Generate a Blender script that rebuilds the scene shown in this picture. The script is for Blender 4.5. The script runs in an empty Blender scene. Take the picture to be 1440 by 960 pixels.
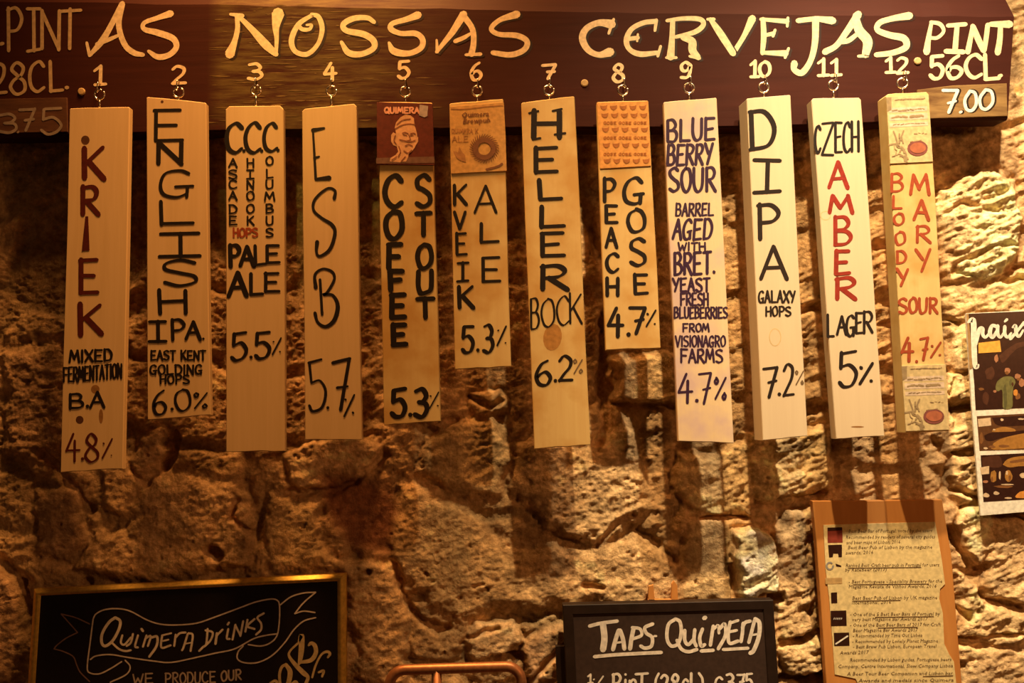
import bpy, math, random
import numpy as np
from mathutils import Vector

# ------------------------------------------------------------------ camera, world, lights, exposure
FPX = 1200.0
PITCH, ROLL = math.radians(4.7), 0.018
CAM = np.array([0.0, -1.55, 1.65])
_F = np.array([0, math.cos(PITCH), math.sin(PITCH)])
_U = np.array([0, -math.sin(PITCH), math.cos(PITCH)])
_X = np.array([1.0, 0, 0])
RC = math.cos(ROLL) * _X - math.sin(ROLL) * _U
UC = math.sin(ROLL) * _X + math.cos(ROLL) * _U
scene = bpy.context.scene
COL = scene.collection
cd = bpy.data.cameras.new('camera')
cd.sensor_width = 36.0
cd.lens = 36.0 * FPX / 1440.0
cd.clip_start = 0.02
co = bpy.data.objects.new('camera', cd)
COL.objects.link(co)
from mathutils import Matrix
co.matrix_world = Matrix(((RC[0], UC[0], -_F[0], CAM[0]), (RC[1], UC[1], -_F[1], CAM[1]), (RC[2], UC[2], -_F[2], CAM[2]), (0, 0, 0, 1)))
scene.camera = co
vs = scene.view_settings
vs.view_transform = 'Standard'
vs.look = 'None'
vs.gamma = 1.0
vs.use_curve_mapping = False
vs.exposure = 0.0

w = bpy.data.worlds.new('dim_room')
scene.world = w
w.use_nodes = True
w.node_tree.nodes['Background'].inputs[0].default_value = (1.0, 0.42, 0.16, 1)
w.node_tree.nodes['Background'].inputs[1].default_value = 0.038

def spot(name, loc, target, color, watts, size_deg, blend, radius):
    l = bpy.data.lights.new(name, 'SPOT')
    l.color = color
    l.energy = watts
    l.spot_size = math.radians(size_deg)
    l.spot_blend = blend
    l.shadow_soft_size = radius
    o = bpy.data.objects.new(name, l)
    COL.objects.link(o)
    o.location = loc
    d = Vector(target) - Vector(loc)
    o.rotation_euler = d.to_track_quat('-Z', 'Y').to_euler()
    return o

spot('ceiling_spot', (0.72, -0.85, 3.45), (0.80, -0.05, 1.62), (1.0, 0.79, 0.50), 250, 46, 1.0, 0.022)
spot('ceiling_spot', (0.33, -0.85, 3.45), (0.62, -0.05, 1.55), (1.0, 0.70, 0.35), 255, 50, 1.0, 0.022)
spot('ceiling_spot', (-0.36, -0.37, 3.40), (-0.34, -0.05, 1.60), (1.0, 0.46, 0.13), 275, 64, 1.0, 0.17)
pl_ = bpy.data.lights.new('fill_lamp', 'POINT')  # added fill light, not a known lamp; lifts the shadows at right
pl_.color = (1.0, 0.44, 0.15); pl_.energy = 52; pl_.shadow_soft_size = 0.16
po_ = bpy.data.objects.new('fill_lamp', pl_)
COL.objects.link(po_); po_.location = (2.1, -1.9, 2.3)
spot('ceiling_spot', (-0.36, -1.10, 3.30), (-0.36, -0.07, 2.24), (0.95, 0.78, 0.18), 18, 16, 1.0, 0.02)

# ------------------------------------------------------------------ pixel rays and planes
class Plane:
    """a real plane in the room; P turns a pixel of the photograph into the point where its ray meets that plane"""
    def __init__(s, y, yaw=0.0, px=720, py=480):
        s.n = np.array([math.sin(yaw), -math.cos(yaw), 0.0])
        s.o = np.array([0.0, y, 0.0])
        if yaw:
            f = Plane(y)
            s.o = f.P(px, py)
    def P(s, px, py, off=0.0):
        d = _F + RC * ((px - 720.0) / FPX) + UC * ((480.0 - py) / FPX)
        t = np.dot(s.o + s.n * off - CAM, s.n) / np.dot(d, s.n)
        return CAM + d * t

def project(x, y, z):
    v = np.stack([x - CAM[0], y - CAM[1] + 0 * x, z - CAM[2]], -1)
    zf = v @ _F
    return 720 + FPX * (v @ RC) / zf, 480 - FPX * (v @ UC) / zf

# ------------------------------------------------------------------ materials
def nodes(m):
    m.use_nodes = True
    nt = m.node_tree
    return nt, nt.nodes['Principled BSDF']

def flat(name, col, rough=0.6, metal=0.0, spec=0.3):
    m = bpy.data.materials.new(name)
    nt, b = nodes(m)
    b.inputs['Roughness'].default_value = rough
    b.inputs['Metallic'].default_value = metal
    b.inputs['Specular IOR Level'].default_value = spec
    tc = nt.nodes.new('ShaderNodeTexCoord')
    n = nt.nodes.new('ShaderNodeTexNoise')
    n.inputs['Scale'].default_value = 140
    n.inputs['Detail'].default_value = 3
    r = nt.nodes.new('ShaderNodeValToRGB')
    r.color_ramp.elements[0].color = (col[0] * .8, col[1] * .8, col[2] * .8, 1)
    r.color_ramp.elements[1].color = (min(col[0] * 1.15, 1), min(col[1] * 1.15, 1), min(col[2] * 1.15, 1), 1)
    r.color_ramp.elements[0].position = .3
    r.color_ramp.elements[1].position = .7
    nt.links.new(tc.outputs['Object'], n.inputs['Vector'])
    nt.links.new(n.outputs['Fac'], r.inputs['Fac'])
    nt.links.new(r.outputs['Color'], b.inputs['Base Color'])
    return m

def wood(name, c0, c1, scale=(70, 70, 4), rough=0.65, spec=0.25, bump=0.15, patch=None, patch_col=None, nscale=1.0):
    """streaked grain; patch = second colour mixed in by a slow noise (stain)"""
    m = bpy.data.materials.new(name)
    nt, b = nodes(m)
    L = nt.links.new
    tc = nt.nodes.new('ShaderNodeTexCoord')
    oi = nt.nodes.new('ShaderNodeObjectInfo')
    mul = nt.nodes.new('ShaderNodeMath'); mul.operation = 'MULTIPLY'; mul.inputs[1].default_value = 37.0
    L(oi.outputs['Random'], mul.inputs[0])
    mp = nt.nodes.new('ShaderNodeMapping')
    mp.inputs['Scale'].default_value = scale
    L(tc.outputs['Object'], mp.inputs['Vector'])
    n = nt.nodes.new('ShaderNodeTexNoise'); n.noise_dimensions = '4D'
    n.inputs['Scale'].default_value = nscale
    n.inputs['Detail'].default_value = 5
    n.inputs['Roughness'].default_value = .6
    n.inputs['Distortion'].default_value = .6
    L(mp.outputs[0], n.inputs['Vector']); L(mul.outputs[0], n.inputs['W'])
    r = nt.nodes.new('ShaderNodeValToRGB')
    r.color_ramp.elements[0].position = .32
    r.color_ramp.elements[1].position = .68
    r.color_ramp.elements[0].color = (*c0, 1)
    r.color_ramp.elements[1].color = (*c1, 1)
    L(n.outputs['Fac'], r.inputs['Fac'])
    out = r.outputs['Color']
    if patch_col:
        n2 = nt.nodes.new('ShaderNodeTexNoise'); n2.noise_dimensions = '4D'
        n2.inputs['Scale'].default_value = patch
        n2.inputs['Detail'].default_value = 4
        L(tc.outputs['Object'], n2.inputs['Vector']); L(mul.outputs[0], n2.inputs['W'])
        r2 = nt.nodes.new('ShaderNodeValToRGB')
        r2.color_ramp.elements[0].position = .45
        r2.color_ramp.elements[1].position = .62
        L(n2.outputs['Fac'], r2.inputs['Fac'])
        mx = nt.nodes.new('ShaderNodeMixRGB')
        L(r2.outputs['Color'], mx.inputs['Fac'])
        L(out, mx.inputs[1])
        mx.inputs[2].default_value = (*patch_col, 1)
        out = mx.outputs[0]
    L(out, b.inputs['Base Color'])
    bp = nt.nodes.new('ShaderNodeBump')
    bp.inputs['Strength'].default_value = bump
    bp.inputs['Distance'].default_value = .002
    L(n.outputs['Fac'], bp.inputs['Height'])
    L(bp.outputs[0], b.inputs['Normal'])
    b.inputs['Roughness'].default_value = rough
    b.inputs['Specular IOR Level'].default_value = spec
    return m

PINE = wood('pine', (.63, .43, .21), (.69, .48, .25))
PINE_PALE = wood('pale_pine', (.62, .49, .33), (.66, .53, .36))
PINE_STAINED = wood('berry_stained_pine', (.66, .50, .30), (.71, .55, .35), patch=16, patch_col=(.56, .41, .37))
PINE_YELLOW = wood('yellow_pine', (.62, .42, .17), (.67, .49, .21), patch=14, patch_col=(.54, .32, .10))
BEAM = wood('dark_beam', (.038, .0085, .0052), (.052, .0120, .0074), scale=(3, 60, 60), rough=.62, spec=.10, bump=.2, patch=9, patch_col=(.046, .0108, .0066))
RUBBED = wood('rubbed_wood', (.11, .050, .016), (.32, .195, .070), scale=(9, 60, 60), rough=.6, bump=.3)
def paint_glow(m):  # lamp glow painted into the base colour as an olive zone
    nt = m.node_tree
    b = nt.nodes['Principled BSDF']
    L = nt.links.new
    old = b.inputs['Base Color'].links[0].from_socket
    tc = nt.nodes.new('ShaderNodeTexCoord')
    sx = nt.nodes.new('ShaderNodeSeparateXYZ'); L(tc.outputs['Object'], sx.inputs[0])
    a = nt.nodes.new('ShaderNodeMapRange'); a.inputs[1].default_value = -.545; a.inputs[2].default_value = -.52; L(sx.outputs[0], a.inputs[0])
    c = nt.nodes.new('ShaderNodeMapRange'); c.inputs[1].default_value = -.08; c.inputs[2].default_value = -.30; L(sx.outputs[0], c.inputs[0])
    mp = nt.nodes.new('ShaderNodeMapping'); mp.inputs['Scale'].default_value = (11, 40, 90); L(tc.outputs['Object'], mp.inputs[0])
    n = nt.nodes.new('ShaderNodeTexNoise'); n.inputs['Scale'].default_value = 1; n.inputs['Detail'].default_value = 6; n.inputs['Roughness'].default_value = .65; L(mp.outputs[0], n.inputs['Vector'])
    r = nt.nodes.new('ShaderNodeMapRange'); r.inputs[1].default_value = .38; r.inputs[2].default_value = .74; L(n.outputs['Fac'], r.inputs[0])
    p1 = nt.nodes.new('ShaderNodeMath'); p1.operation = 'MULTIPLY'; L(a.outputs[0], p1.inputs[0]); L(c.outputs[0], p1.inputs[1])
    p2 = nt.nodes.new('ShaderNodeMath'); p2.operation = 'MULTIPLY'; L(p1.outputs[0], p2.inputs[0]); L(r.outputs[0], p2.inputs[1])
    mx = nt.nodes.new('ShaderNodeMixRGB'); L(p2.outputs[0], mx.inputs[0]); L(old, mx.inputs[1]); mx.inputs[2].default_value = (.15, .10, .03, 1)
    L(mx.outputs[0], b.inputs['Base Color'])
paint_glow(BEAM)
GLOW_TINT = wood('painted_glow', (.090, .046, .014), (.21, .125, .035), scale=(12, 80, 80), rough=.55, bump=.2)  # tint of the lamp glow streaks painted on the beam
RUBBED_DARK = wood('rubbed_dark_wood', (.080, .030, .016), (.15, .062, .032), scale=(9, 60, 60), rough=.6, bump=.3)
NOTICEWOOD = wood('orange_wood', (.50, .20, .05), (.60, .26, .07), scale=(50, 50, 6), rough=.5, bump=.05)
BLACKWOOD = wood('black_wood', (.014, .007, .004), (.024, .012, .008), scale=(40, 40, 40), rough=.55, spec=.2, bump=.1)
KNOT = flat('knot_wood', (.30, .14, .04))
KNOT_DARK = flat('dark_knot', (.10, .035, .012))
INK = flat('black_paint', (.014, .009, .008), .45)
INK_FADED = flat('faded_ink', (.16, .10, .05), .6)
INK_RED = flat('dark_red_paint', (.085, .010, .006), .5)
INK_SCARLET = flat('red_paint', (.27, .024, .013), .5)
INK_BROWNRED = flat('brown_red_paint', (.32, .055, .020), .5)
INK_PURPLE = flat('purple_ink', (.035, .012, .040), .5)
CREAM = flat('cream_paint', (.78, .60, .38), .6)
CHALK = flat('white_chalk', (.75, .68, .60), .9)
CHALK_DIM = flat('faint_chalk', (.30, .22, .17), .9)
CHALK_GOLD = flat('gold_chalk', (.62, .47, .25), .9)
SLATE = flat('blackboard_slate', (.010, .006, .006), .55)
SLATE_WARM = flat('brown_blackboard', (.040, .022, .016), .6)
BRASS = flat('gilt_frame', (.90, .58, .13), .40, 0.9)
STEEL = flat('bright_steel', (.80, .68, .55), .25, 1.0)
COPPER = flat('copper_tube', (.36, .15, .065), .42, 0.55)
PAPER = flat('aged_paper', (.74, .58, .28), .85)
PRINT = flat('printed_text', (.12, .07, .03), .9)
WHITE = flat('white_paper', (.80, .76, .66), .7)
MAROON = flat('maroon_card', (.12, .022, .013), .45)
KRAFT = flat('kraft_card', (.58, .33, .11), .75)
KRAFT_DK = flat('kraft_print', (.20, .08, .035), .75)
PEACH = flat('peach_card', (.66, .30, .075), .7)
PEACH_DK = flat('peach_print', (.36, .12, .025), .7)
CARDCREAM = flat('cream_card', (.56, .43, .22), .6)
CARDGREY = flat('card_grey_print', (.30, .21, .11), .7)
CARDPINK = flat('card_lilac_print', (.60, .46, .34), .6)
SKIN = flat('card_portrait_tone', (.66, .36, .19), .6)
SKINDK = flat('card_portrait_line', (.26, .09, .04), .6)
PINKTEXT = flat('card_pink_text', (.75, .36, .25), .6)
TAPE = flat('grey_sticker', (.42, .34, .33), .35)
TOMATO = flat('card_red_print', (.36, .11, .055), .6)
PLUM = flat('card_plum_print', (.20, .06, .05), .6)
P_DARK = flat('photo_dark', (.035, .012, .008), .3)
P_BROWN = flat('photo_brown', (.11, .045, .018), .3)
P_ORANGE = flat('photo_orange', (.60, .25, .05), .3)
P_AMBER = flat('photo_amber', (.36, .17, .04), .3)
P_GREEN = flat('photo_green', (.16, .15, .055), .3)
P_SKIN = flat('photo_skin', (.38, .17, .09), .3)
P_STICKER = flat('orange_sticker', (.80, .40, .07), .5)

# ------------------------------------------------------------------ mesh helpers
class MB:
    def __init__(s):
        s.v, s.f, s.mi = [], [], []
    def add(s, verts, faces, mi=0):
        k = len(s.v)
        s.v.extend([tuple(map(float, q)) for q in verts])
        s.f.extend([tuple(i + k for i in q) for q in faces])
        s.mi.extend([mi] * len(faces))
        return s
    def build(s, name, mats, parent=None, smooth=False):
        if not isinstance(mats, (list, tuple)):
            mats = [mats]
        off = np.zeros(3)
        p = parent
        while p is not None:
            off += np.array(p.location)
            p = p.parent
        me = bpy.data.meshes.new(name)
        me.from_pydata([(a - off[0], b - off[1], c - off[2]) for a, b, c in s.v], [], s.f)
        for m in mats:
            me.materials.append(m)
        me.polygons.foreach_set('material_index', s.mi)
        if smooth:
            me.polygons.foreach_set('use_smooth', [True] * len(s.f))
        me.update()
        o = bpy.data.objects.new(name, me)
        COL.objects.link(o)
        if parent is not None:
            o.parent = parent
        return o

def thing(name, label, cat, loc, group=None):
    o = bpy.data.objects.new(name, None)
    o.empty_display_size = .03
    COL.objects.link(o)
    o.location = [float(q) for q in loc]
    o['label'] = label
    o['category'] = cat
    if group:
        o['group'] = group
    return o

def slab(mb, outline, plane, thick, bev=.0012, mi=0, off=0.0):
    """a board whose front outline is given in pixels on a plane: bevelled front rim, straight sides, back face"""
    n = len(outline)
    c = np.mean(np.array(outline, float), 0)
    front = np.array([plane.P(x, y, off) for x, y in outline])
    cen = front.mean(0)
    u = np.array([plane.n[1] * -1, plane.n[0], 0]); zz = np.array([0, 0, 1.0])
    # inset ring
    ins = []
    for i in range(n):
        a, b, d = front[i - 1], front[i], front[(i + 1) % n]
        e1 = (b - a) / (np.linalg.norm(b - a) + 1e-9)
        e2 = (d - b) / (np.linalg.norm(d - b) + 1e-9)
        n1 = np.cross(plane.n, e1); n2 = np.cross(plane.n, e2)
        q = n1 + n2
        q /= (np.linalg.norm(q) + 1e-9)
        if np.dot(q, cen - b) < 0 and n < 9:
            q = -q
        ins.append(b + q * bev)
    # make sure the inset goes inwards
    ins = np.array(ins)
    if np.mean(np.linalg.norm(ins - cen, axis=1)) > np.mean(np.linalg.norm(front - cen, axis=1)):
        ins = 2 * front - ins
    ring1 = front - plane.n * bev
    back = front - plane.n * thick
    verts = list(ins) + list(ring1) + list(back)
    faces = [tuple(range(n)), tuple(range(3 * n - 1, 2 * n - 1, -1))]
    for i in range(n):
        j = (i + 1) % n
        faces.append((i, j, n + j, n + i)[::-1])
        faces.append((n + i, n + j, 2 * n + j, 2 * n + i)[::-1])
    mb.add(verts, faces, mi)

def tube(mb, pts, r, seg=8, closed=False, mi=0):
    pts = [np.array(p, float) for p in pts]
    n = len(pts)
    rings = []
    prev = None
    for i in range(n):
        if closed:
            t = pts[(i + 1) % n] - pts[i - 1]
        else:
            t = pts[min(i + 1, n - 1)] - pts[max(i - 1, 0)]
        t /= np.linalg.norm(t)
        if prev is None:
            a = np.array([0, 0, 1.0]) if abs(t[2]) < .9 else np.array([1.0, 0, 0])
            u = np.cross(t, a)
        else:
            u = prev - t * np.dot(prev, t)
        u /= np.linalg.norm(u)
        prev = u
        v = np.cross(t, u)
        rings.append([pts[i] + r * (math.cos(2 * math.pi * k / seg) * u + math.sin(2 * math.pi * k / seg) * v) for k in range(seg)])
    verts = [q for ring in rings for q in ring]
    faces = []
    for i in range(n if closed else n - 1):
        for k in range(seg):
            a, b = i * seg + k, i * seg + (k + 1) % seg
            c, d = ((i + 1) % n) * seg + (k + 1) % seg, ((i + 1) % n) * seg + k
            faces.append((a, b, c, d))
    if not closed:
        faces.append(tuple(range(seg))[::-1])
        faces.append(tuple((n - 1) * seg + k for k in range(seg)))
    mb.add(verts, faces, mi)

def box(mb, x0, x1, y0, y1, z0, z1, mi=0):
    v = [(x, y, z) for x in (x0, x1) for y in (y0, y1) for z in (z0, z1)]
    mb.add(v, [(0, 1, 3, 2), (4, 6, 7, 5), (0, 4, 5, 1), (2, 3, 7, 6), (0, 2, 6, 4), (1, 5, 7, 3)], mi)

# ------------------------------------------------------------------ hand lettering: strokes of paint with width
def catmull(p, n=6):
    p = [np.array(q, float) for q in p]
    if len(p) < 3:
        return p
    out = []
    for i in range(len(p) - 1):
        a = p[i - 1] if i > 0 else 2 * p[0] - p[1]
        b, c = p[i], p[i + 1]
        d = p[i + 2] if i + 2 < len(p) else 2 * p[-1] - p[-2]
        for k in range(n):
            t = k / n
            out.append(.5 * (2 * b + (c - a) * t + (2 * a - 5 * b + 4 * c - d) * t * t + (3 * b - a - 3 * c + d) * t ** 3))
    out.append(p[-1])
    return out

class Paint:
    def __init__(s, plane, off=.0004):
        s.plane, s.off, s.k = plane, off, 0
        s.mb = MB()
    def poly(s, pts):
        s.k += 1
        o = s.off + (s.k % 40) * 6e-6
        s.mb.add([s.plane.P(x, y, o) for x, y in pts], [tuple(range(len(pts)))])
    def disc(s, x, y, rx, ry=None, n=10, rot=0):
        ry = ry or rx
        c, q = math.cos(rot), math.sin(rot)
        s.poly([(x + rx * math.cos(a) * c - ry * math.sin(a) * q, y + rx * math.cos(a) * q + ry * math.sin(a) * c) for a in (2 * math.pi * i / n for i in range(n))])
    def stroke(s, kind, pts, w, chisel=0.0, caps=True):
        """pts (x, y) or (x, y, own width); chisel 0..1 thins the strokes that run along the nib"""
        p = [tuple(q) if len(q) > 2 else (q[0], q[1], w) for q in pts]
        if kind == 'S':
            p = catmull(p)
        p = [np.array(q, float) for q in p]
        nib = np.array([math.cos(-.5), math.sin(-.5)])
        def cw(d, ww):
            if not chisel:
                return ww
            d = d / (np.linalg.norm(d) + 1e-9)
            return ww * (1 - chisel + chisel * abs(d[0] * nib[1] - d[1] * nib[0]) * 1.15)
        n = len(p)
        if kind == 'S':
            L, R = [], []
            for i in range(n):
                d = p[min(i + 1, n - 1)][:2] - p[max(i - 1, 0)][:2]
                d = d / (np.linalg.norm(d) + 1e-9)
                h = cw(d, p[i][2]) / 2
                L.append((p[i][0] - d[1] * h, p[i][1] + d[0] * h)); R.append((p[i][0] + d[1] * h, p[i][1] - d[0] * h))
            s.k += 1
            o = s.off + (s.k % 40) * 6e-6
            v = [s.plane.P(x, y, o) for x, y in L] + [s.plane.P(x, y, o) for x, y in R]
            s.mb.add(v, [(i, i + 1, n + i + 1, n + i) for i in range(n - 1)])
            ends = [(0, 1), (n - 1, n - 2)]
        else:
            for i in range(n - 1):
                d = p[i + 1][:2] - p[i][:2]
                d = d / (np.linalg.norm(d) + 1e-9)
                h0, h1 = cw(d, p[i][2]) / 2, cw(d, p[i + 1][2]) / 2
                s.poly([(p[i][0] - d[1] * h0, p[i][1] + d[0] * h0), (p[i + 1][0] - d[1] * h1, p[i + 1][1] + d[0] * h1),
                        (p[i + 1][0] + d[1] * h1, p[i + 1][1] - d[0] * h1), (p[i][0] + d[1] * h0, p[i][1] - d[0] * h0)])
            ends = [(i, i + 1 if i + 1 < n else i - 1) for i in range(n)]
        if caps:
            for i, j in ends:
                r = min(cw(p[j][:2] - p[i][:2], p[i][2]), p[i][2]) / 2
                s.disc(p[i][0], p[i][1], r * .92, n=8)
    def build(s, name, mat, parent):
        return s.mb.build(name, mat, parent)

GL = {
 'A': ['L 0,1 .5,0 1,1', 'L .2,.64 .82,.62'],
 'B': ['L .08,0 .08,1', 'S .05,.02 .6,0 .86,.22 .6,.44 .1,.48', 'S .1,.48 .75,.5 .98,.75 .7,.96 .04,1'],
 'C': ['S .95,.17 .62,0 .2,.15 .02,.5 .15,.86 .55,1 .98,.85'],
 'D': ['L .08,0 .1,1', 'S 0,.02 .6,.03 .98,.42 .75,.88 .04,1'],
 'E': ['L .1,0 .1,1', 'L .05,.02 .95,0', 'L .1,.5 .8,.47', 'L .08,1 1,.97'],
 'F': ['L .1,0 .1,1', 'L .05,.02 1,0', 'L .1,.5 .85,.48'],
 'G': ['S .9,.15 .6,0 .2,.14 .02,.52 .15,.88 .5,1 .85,.88', 'L .5,.62 1,.58', 'L .86,.6 .84,.98'],
 'H': ['L .06,0 .08,1', 'L .92,0 .94,1', 'L .08,.5 .92,.48'],
 'I': ['L .5,0 .5,1'],
 'J': ['S .7,0 .7,.7 .5,.98 .1,.9'],
 'K': ['L .1,0 .12,1', 'L .95,0 .14,.56', 'L .35,.45 1,1'],
 'L': ['L .1,0 .12,1', 'L .1,1 1,.95'],
 'M': ['L 0,1 .16,0', 'L .16,0 .5,.72', 'L .5,.72 .84,0', 'L .84,0 1,1'],
 'N': ['L .06,1 .08,0', 'L .08,0 .92,1', 'L .92,1 .94,0'],
 'O': ['S .5,0 .12,.2 .02,.55 .22,.93 .55,1 .9,.8 .98,.45 .82,.1 .5,0'],
 'P': ['L .12,0 .14,1', 'S .05,.03 .65,0 .97,.24 .7,.5 .14,.54'],
 'Q': ['S .5,0 .12,.2 .02,.55 .22,.93 .55,1 .9,.8 .98,.45 .82,.1 .5,0', 'L .55,.75 1.05,1.1'],
 'R': ['L .12,0 .1,1', 'S .05,.03 .65,0 .92,.2 .7,.44 .12,.52', 'L .35,.5 1,1'],
 'S': ['S .92,.1 .55,0 .12,.12 .12,.34 .5,.48 .9,.62 .92,.86 .5,1 .05,.9'],
 'T': ['L 0,.03 1,0', 'L .5,0 .5,1'],
 'U': ['S .06,0 .06,.65 .25,.97 .6,.98 .9,.75 .94,0'],
 'V': ['L 0,0 .5,1 1,0'],
 'W': ['L 0,0 .22,1', 'L .22,1 .5,.35', 'L .5,.35 .76,1', 'L .76,1 1,0'],
 'X': ['L 0,0 1,1', 'L 1,0 0,1'],
 'Y': ['L 0,0 .5,.5', 'L 1,0 .38,1'],
 'Z': ['L 0,0 1,0', 'L 1,0 0,1', 'L 0,1 1,1'],
 '0': ['S .5,0 .12,.2 .02,.55 .22,.93 .55,1 .9,.8 .98,.45 .82,.1 .5,0'],
 '1': ['L .1,.25 .55,0', 'L .55,0 .55,1', 'L .1,1 .95,.97'],
 '2': ['S .05,.2 .4,0 .85,.12 .8,.42 .4,.75 .02,1', 'L .02,1 1,.96'],
 '3': ['S .08,.06 .6,0 .9,.2 .7,.42 .35,.48', 'S .35,.48 .85,.52 .98,.76 .6,1 .02,.92'],
 '4': ['L .55,0 .02,.62', 'L .02,.62 1,.58', 'L .66,.25 .64,1'],
 '5': ['L .95,0 .15,.04', 'L .15,.04 .1,.45', 'S .1,.45 .6,.38 .95,.62 .75,.93 .3,1 0,.88'],
 '6': ['S .8,0 .35,.2 .05,.6 .25,.97 .7,.97 .97,.72 .7,.5 .3,.55 .08,.75'],
 '7': ['L 0,.04 1,0', 'L 1,0 .4,1', 'L .35,.52 .92,.47'],
 '8': ['S .5,.45 .12,.25 .45,0 .85,.15 .7,.4 .25,.55 .02,.78 .4,1 .9,.9 .92,.65 .5,.45'],
 '9': ['S .9,.15 .5,0 .08,.2 .2,.5 .65,.5 .92,.15 .9,.6 .6,.95 .05,.95'],
 '.': ['L .35,.93 .45,.95'], '-': ['L .1,.5 .9,.5'],
 '%': ['L 1,.1 .1,.95', 'S .2,.1 .05,.2 .2,.32 .34,.2 .2,.1', 'S .85,.7 .7,.82 .85,.94 .98,.82 .85,.7'],
 '/': ['L 1,0 0,1', 'L .1,.22 .16,.24', 'L .88,.84 .94,.86'],
 '(': ['S .9,0 .3,.3 .3,.7 .9,1'], ')': ['S .1,0 .7,.3 .7,.7 .1,1'],
 'i': ['L .5,.4 .5,1', 'L .48,.08 .54,.1'], 'u': ['S .05,.4 .05,.8 .4,1 .8,.85 .92,.4', 'L .92,.4 .98,1'],
 'm': ['L .05,1 .1,.35', 'S .1,.6 .32,.32 .5,.5 .48,1', 'S .5,.6 .72,.3 .92,.5 .95,1 .8,1.2'],
 'r': ['L .2,.35 .1,1', 'S .18,.6 .5,.35 1,.38'],
 'n': ['L .05,.4 .1,1', 'S .1,.6 .5,.35 .88,.5 .95,1'], 'c': ['S .95,.48 .5,.38 .1,.65 .4,1 .98,.9'],
 'l': ['L .5,0 .5,1'],
 '$': ['S .95,.1 .6,0 .3,.3 .3,.75 .1,1', 'L .1,1 1,.97', 'L .1,.55 .75,.52'],
}
ISERIF = ['L .5,0 .5,1', 'L .02,.02 .98,0', 'L 0,1 1,.97']
GP = {}
for k, v in GL.items():
    GP[k] = [(q[0], [tuple(map(float, t.split(','))) for t in q[2:].split()]) for q in v]
GP['|'] = [(q[0], [tuple(map(float, t.split(','))) for t in q[2:].split()]) for q in ISERIF]
ADV = {'I': .3, '.': .28, ' ': .5, 'M': 1.25, 'W': 1.25, '%': 1.1, '/': .8, 'i': .35, 'l': .3, '(': .5, ')': .5, '1': .75, '-': .6, 'm': 1.3, 'r': .75, 'J': .8}
RJ = random.Random(4)

def glyph(p, ch, x0, y0, x1, y1, w, chisel=0.0, slant=0.0, jit=.025):
    for kind, pts in GP[ch]:
        q = []
        for gx, gy in pts:
            gx += RJ.uniform(-jit, jit); gy += RJ.uniform(-jit, jit)
            q.append((x0 + gx * (x1 - x0) + (1 - gy) * slant * (y1 - y0), y0 + gy * (y1 - y0)))
        p.stroke(kind, q, w, chisel)

def row(p, text, x0, y0, x1, y1, w, chisel=0.0, slant=0.0, dy=0.0, gap=.26):
    adv = [ADV.get(c, 1.0) for c in text]
    tot = sum(adv) + gap * (len(text) - 1)
    x = 0.0
    for c, a in zip(text, adv):
        if c != ' ':
            f0, f1 = x / tot, (x + a) / tot
            yy = dy * (f0 - .5) + RJ.uniform(-.02, .02) * (y1 - y0)
            glyph(p, c, x0 + (x1 - x0) * f0, y0 + yy, x0 + (x1 - x0) * f1, y1 + yy, w, chisel, slant)
        x += a + gap

def font_row(p, text, x0, base, x1, h, dy=0.0, shear=0.0):
    """small print: Blender's built-in typeface flattened to a mesh"""
    cu = bpy.data.curves.new('print', 'FONT')
    cu.body = text
    cu.resolution_u = 1
    cu.shear = shear
    ob = bpy.data.objects.new('print', cu)
    COL.objects.link(ob)
    bpy.context.view_layer.update()
    dg = bpy.context.evaluated_depsgraph_get()
    me = ob.evaluated_get(dg).to_mesh()
    co_ = [v.co.copy() for v in me.vertices]
    fs = [tuple(f.vertices) for f in me.polygons]
    ob.evaluated_get(dg).to_mesh_clear()
    COL.objects.unlink(ob)
    bpy.data.objects.remove(ob)
    bpy.data.curves.remove(cu)
    wmax = max(v.x for v in co_)
    sx, sy = (x1 - x0) / wmax, h / .72
    p.k += 1
    o = p.off + (p.k % 40) * 6e-6
    p.mb.add([p.plane.P(x0 + v.x * sx, base - v.y * sy + dy * v.x / wmax, o) for v in co_], fs)

# ------------------------------------------------------------------ the stone wall
def hash2(ix, iy, seed):
    v = np.sin(ix * 127.1 + iy * 311.7 + seed * 74.7) * 43758.5453
    return v - np.floor(v)

def vnoise(x, y, seed=0):
    ix, iy = np.floor(x), np.floor(y)
    fx, fy = x - ix, y - iy
    fx = fx * fx * fx * (fx * (fx * 6 - 15) + 10); fy = fy * fy * fy * (fy * (fy * 6 - 15) + 10)
    a, b = hash2(ix, iy, seed), hash2(ix + 1, iy, seed)
    c, d = hash2(ix, iy + 1, seed), hash2(ix + 1, iy + 1, seed)
    return (a + (b - a) * fx) * (1 - fy) + (c + (d - c) * fx) * fy - .5

def fbm(x, y, seed=0, oct=4, ridged=False):
    s, a, t = 0, 1.0, 0
    for o in range(oct):
        n = vnoise(x * 2 ** o + o * 17.3, y * 2 ** o - o * 9.1, seed + o)
        if ridged:
            n = .5 - 2 * np.abs(n)
        s = s + a * n; t += a; a *= .55
    return s / t * 2

def smooth(t):
    t = np.clip(t, 0, 1)
    return t * t * (3 - 2 * t)

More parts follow.
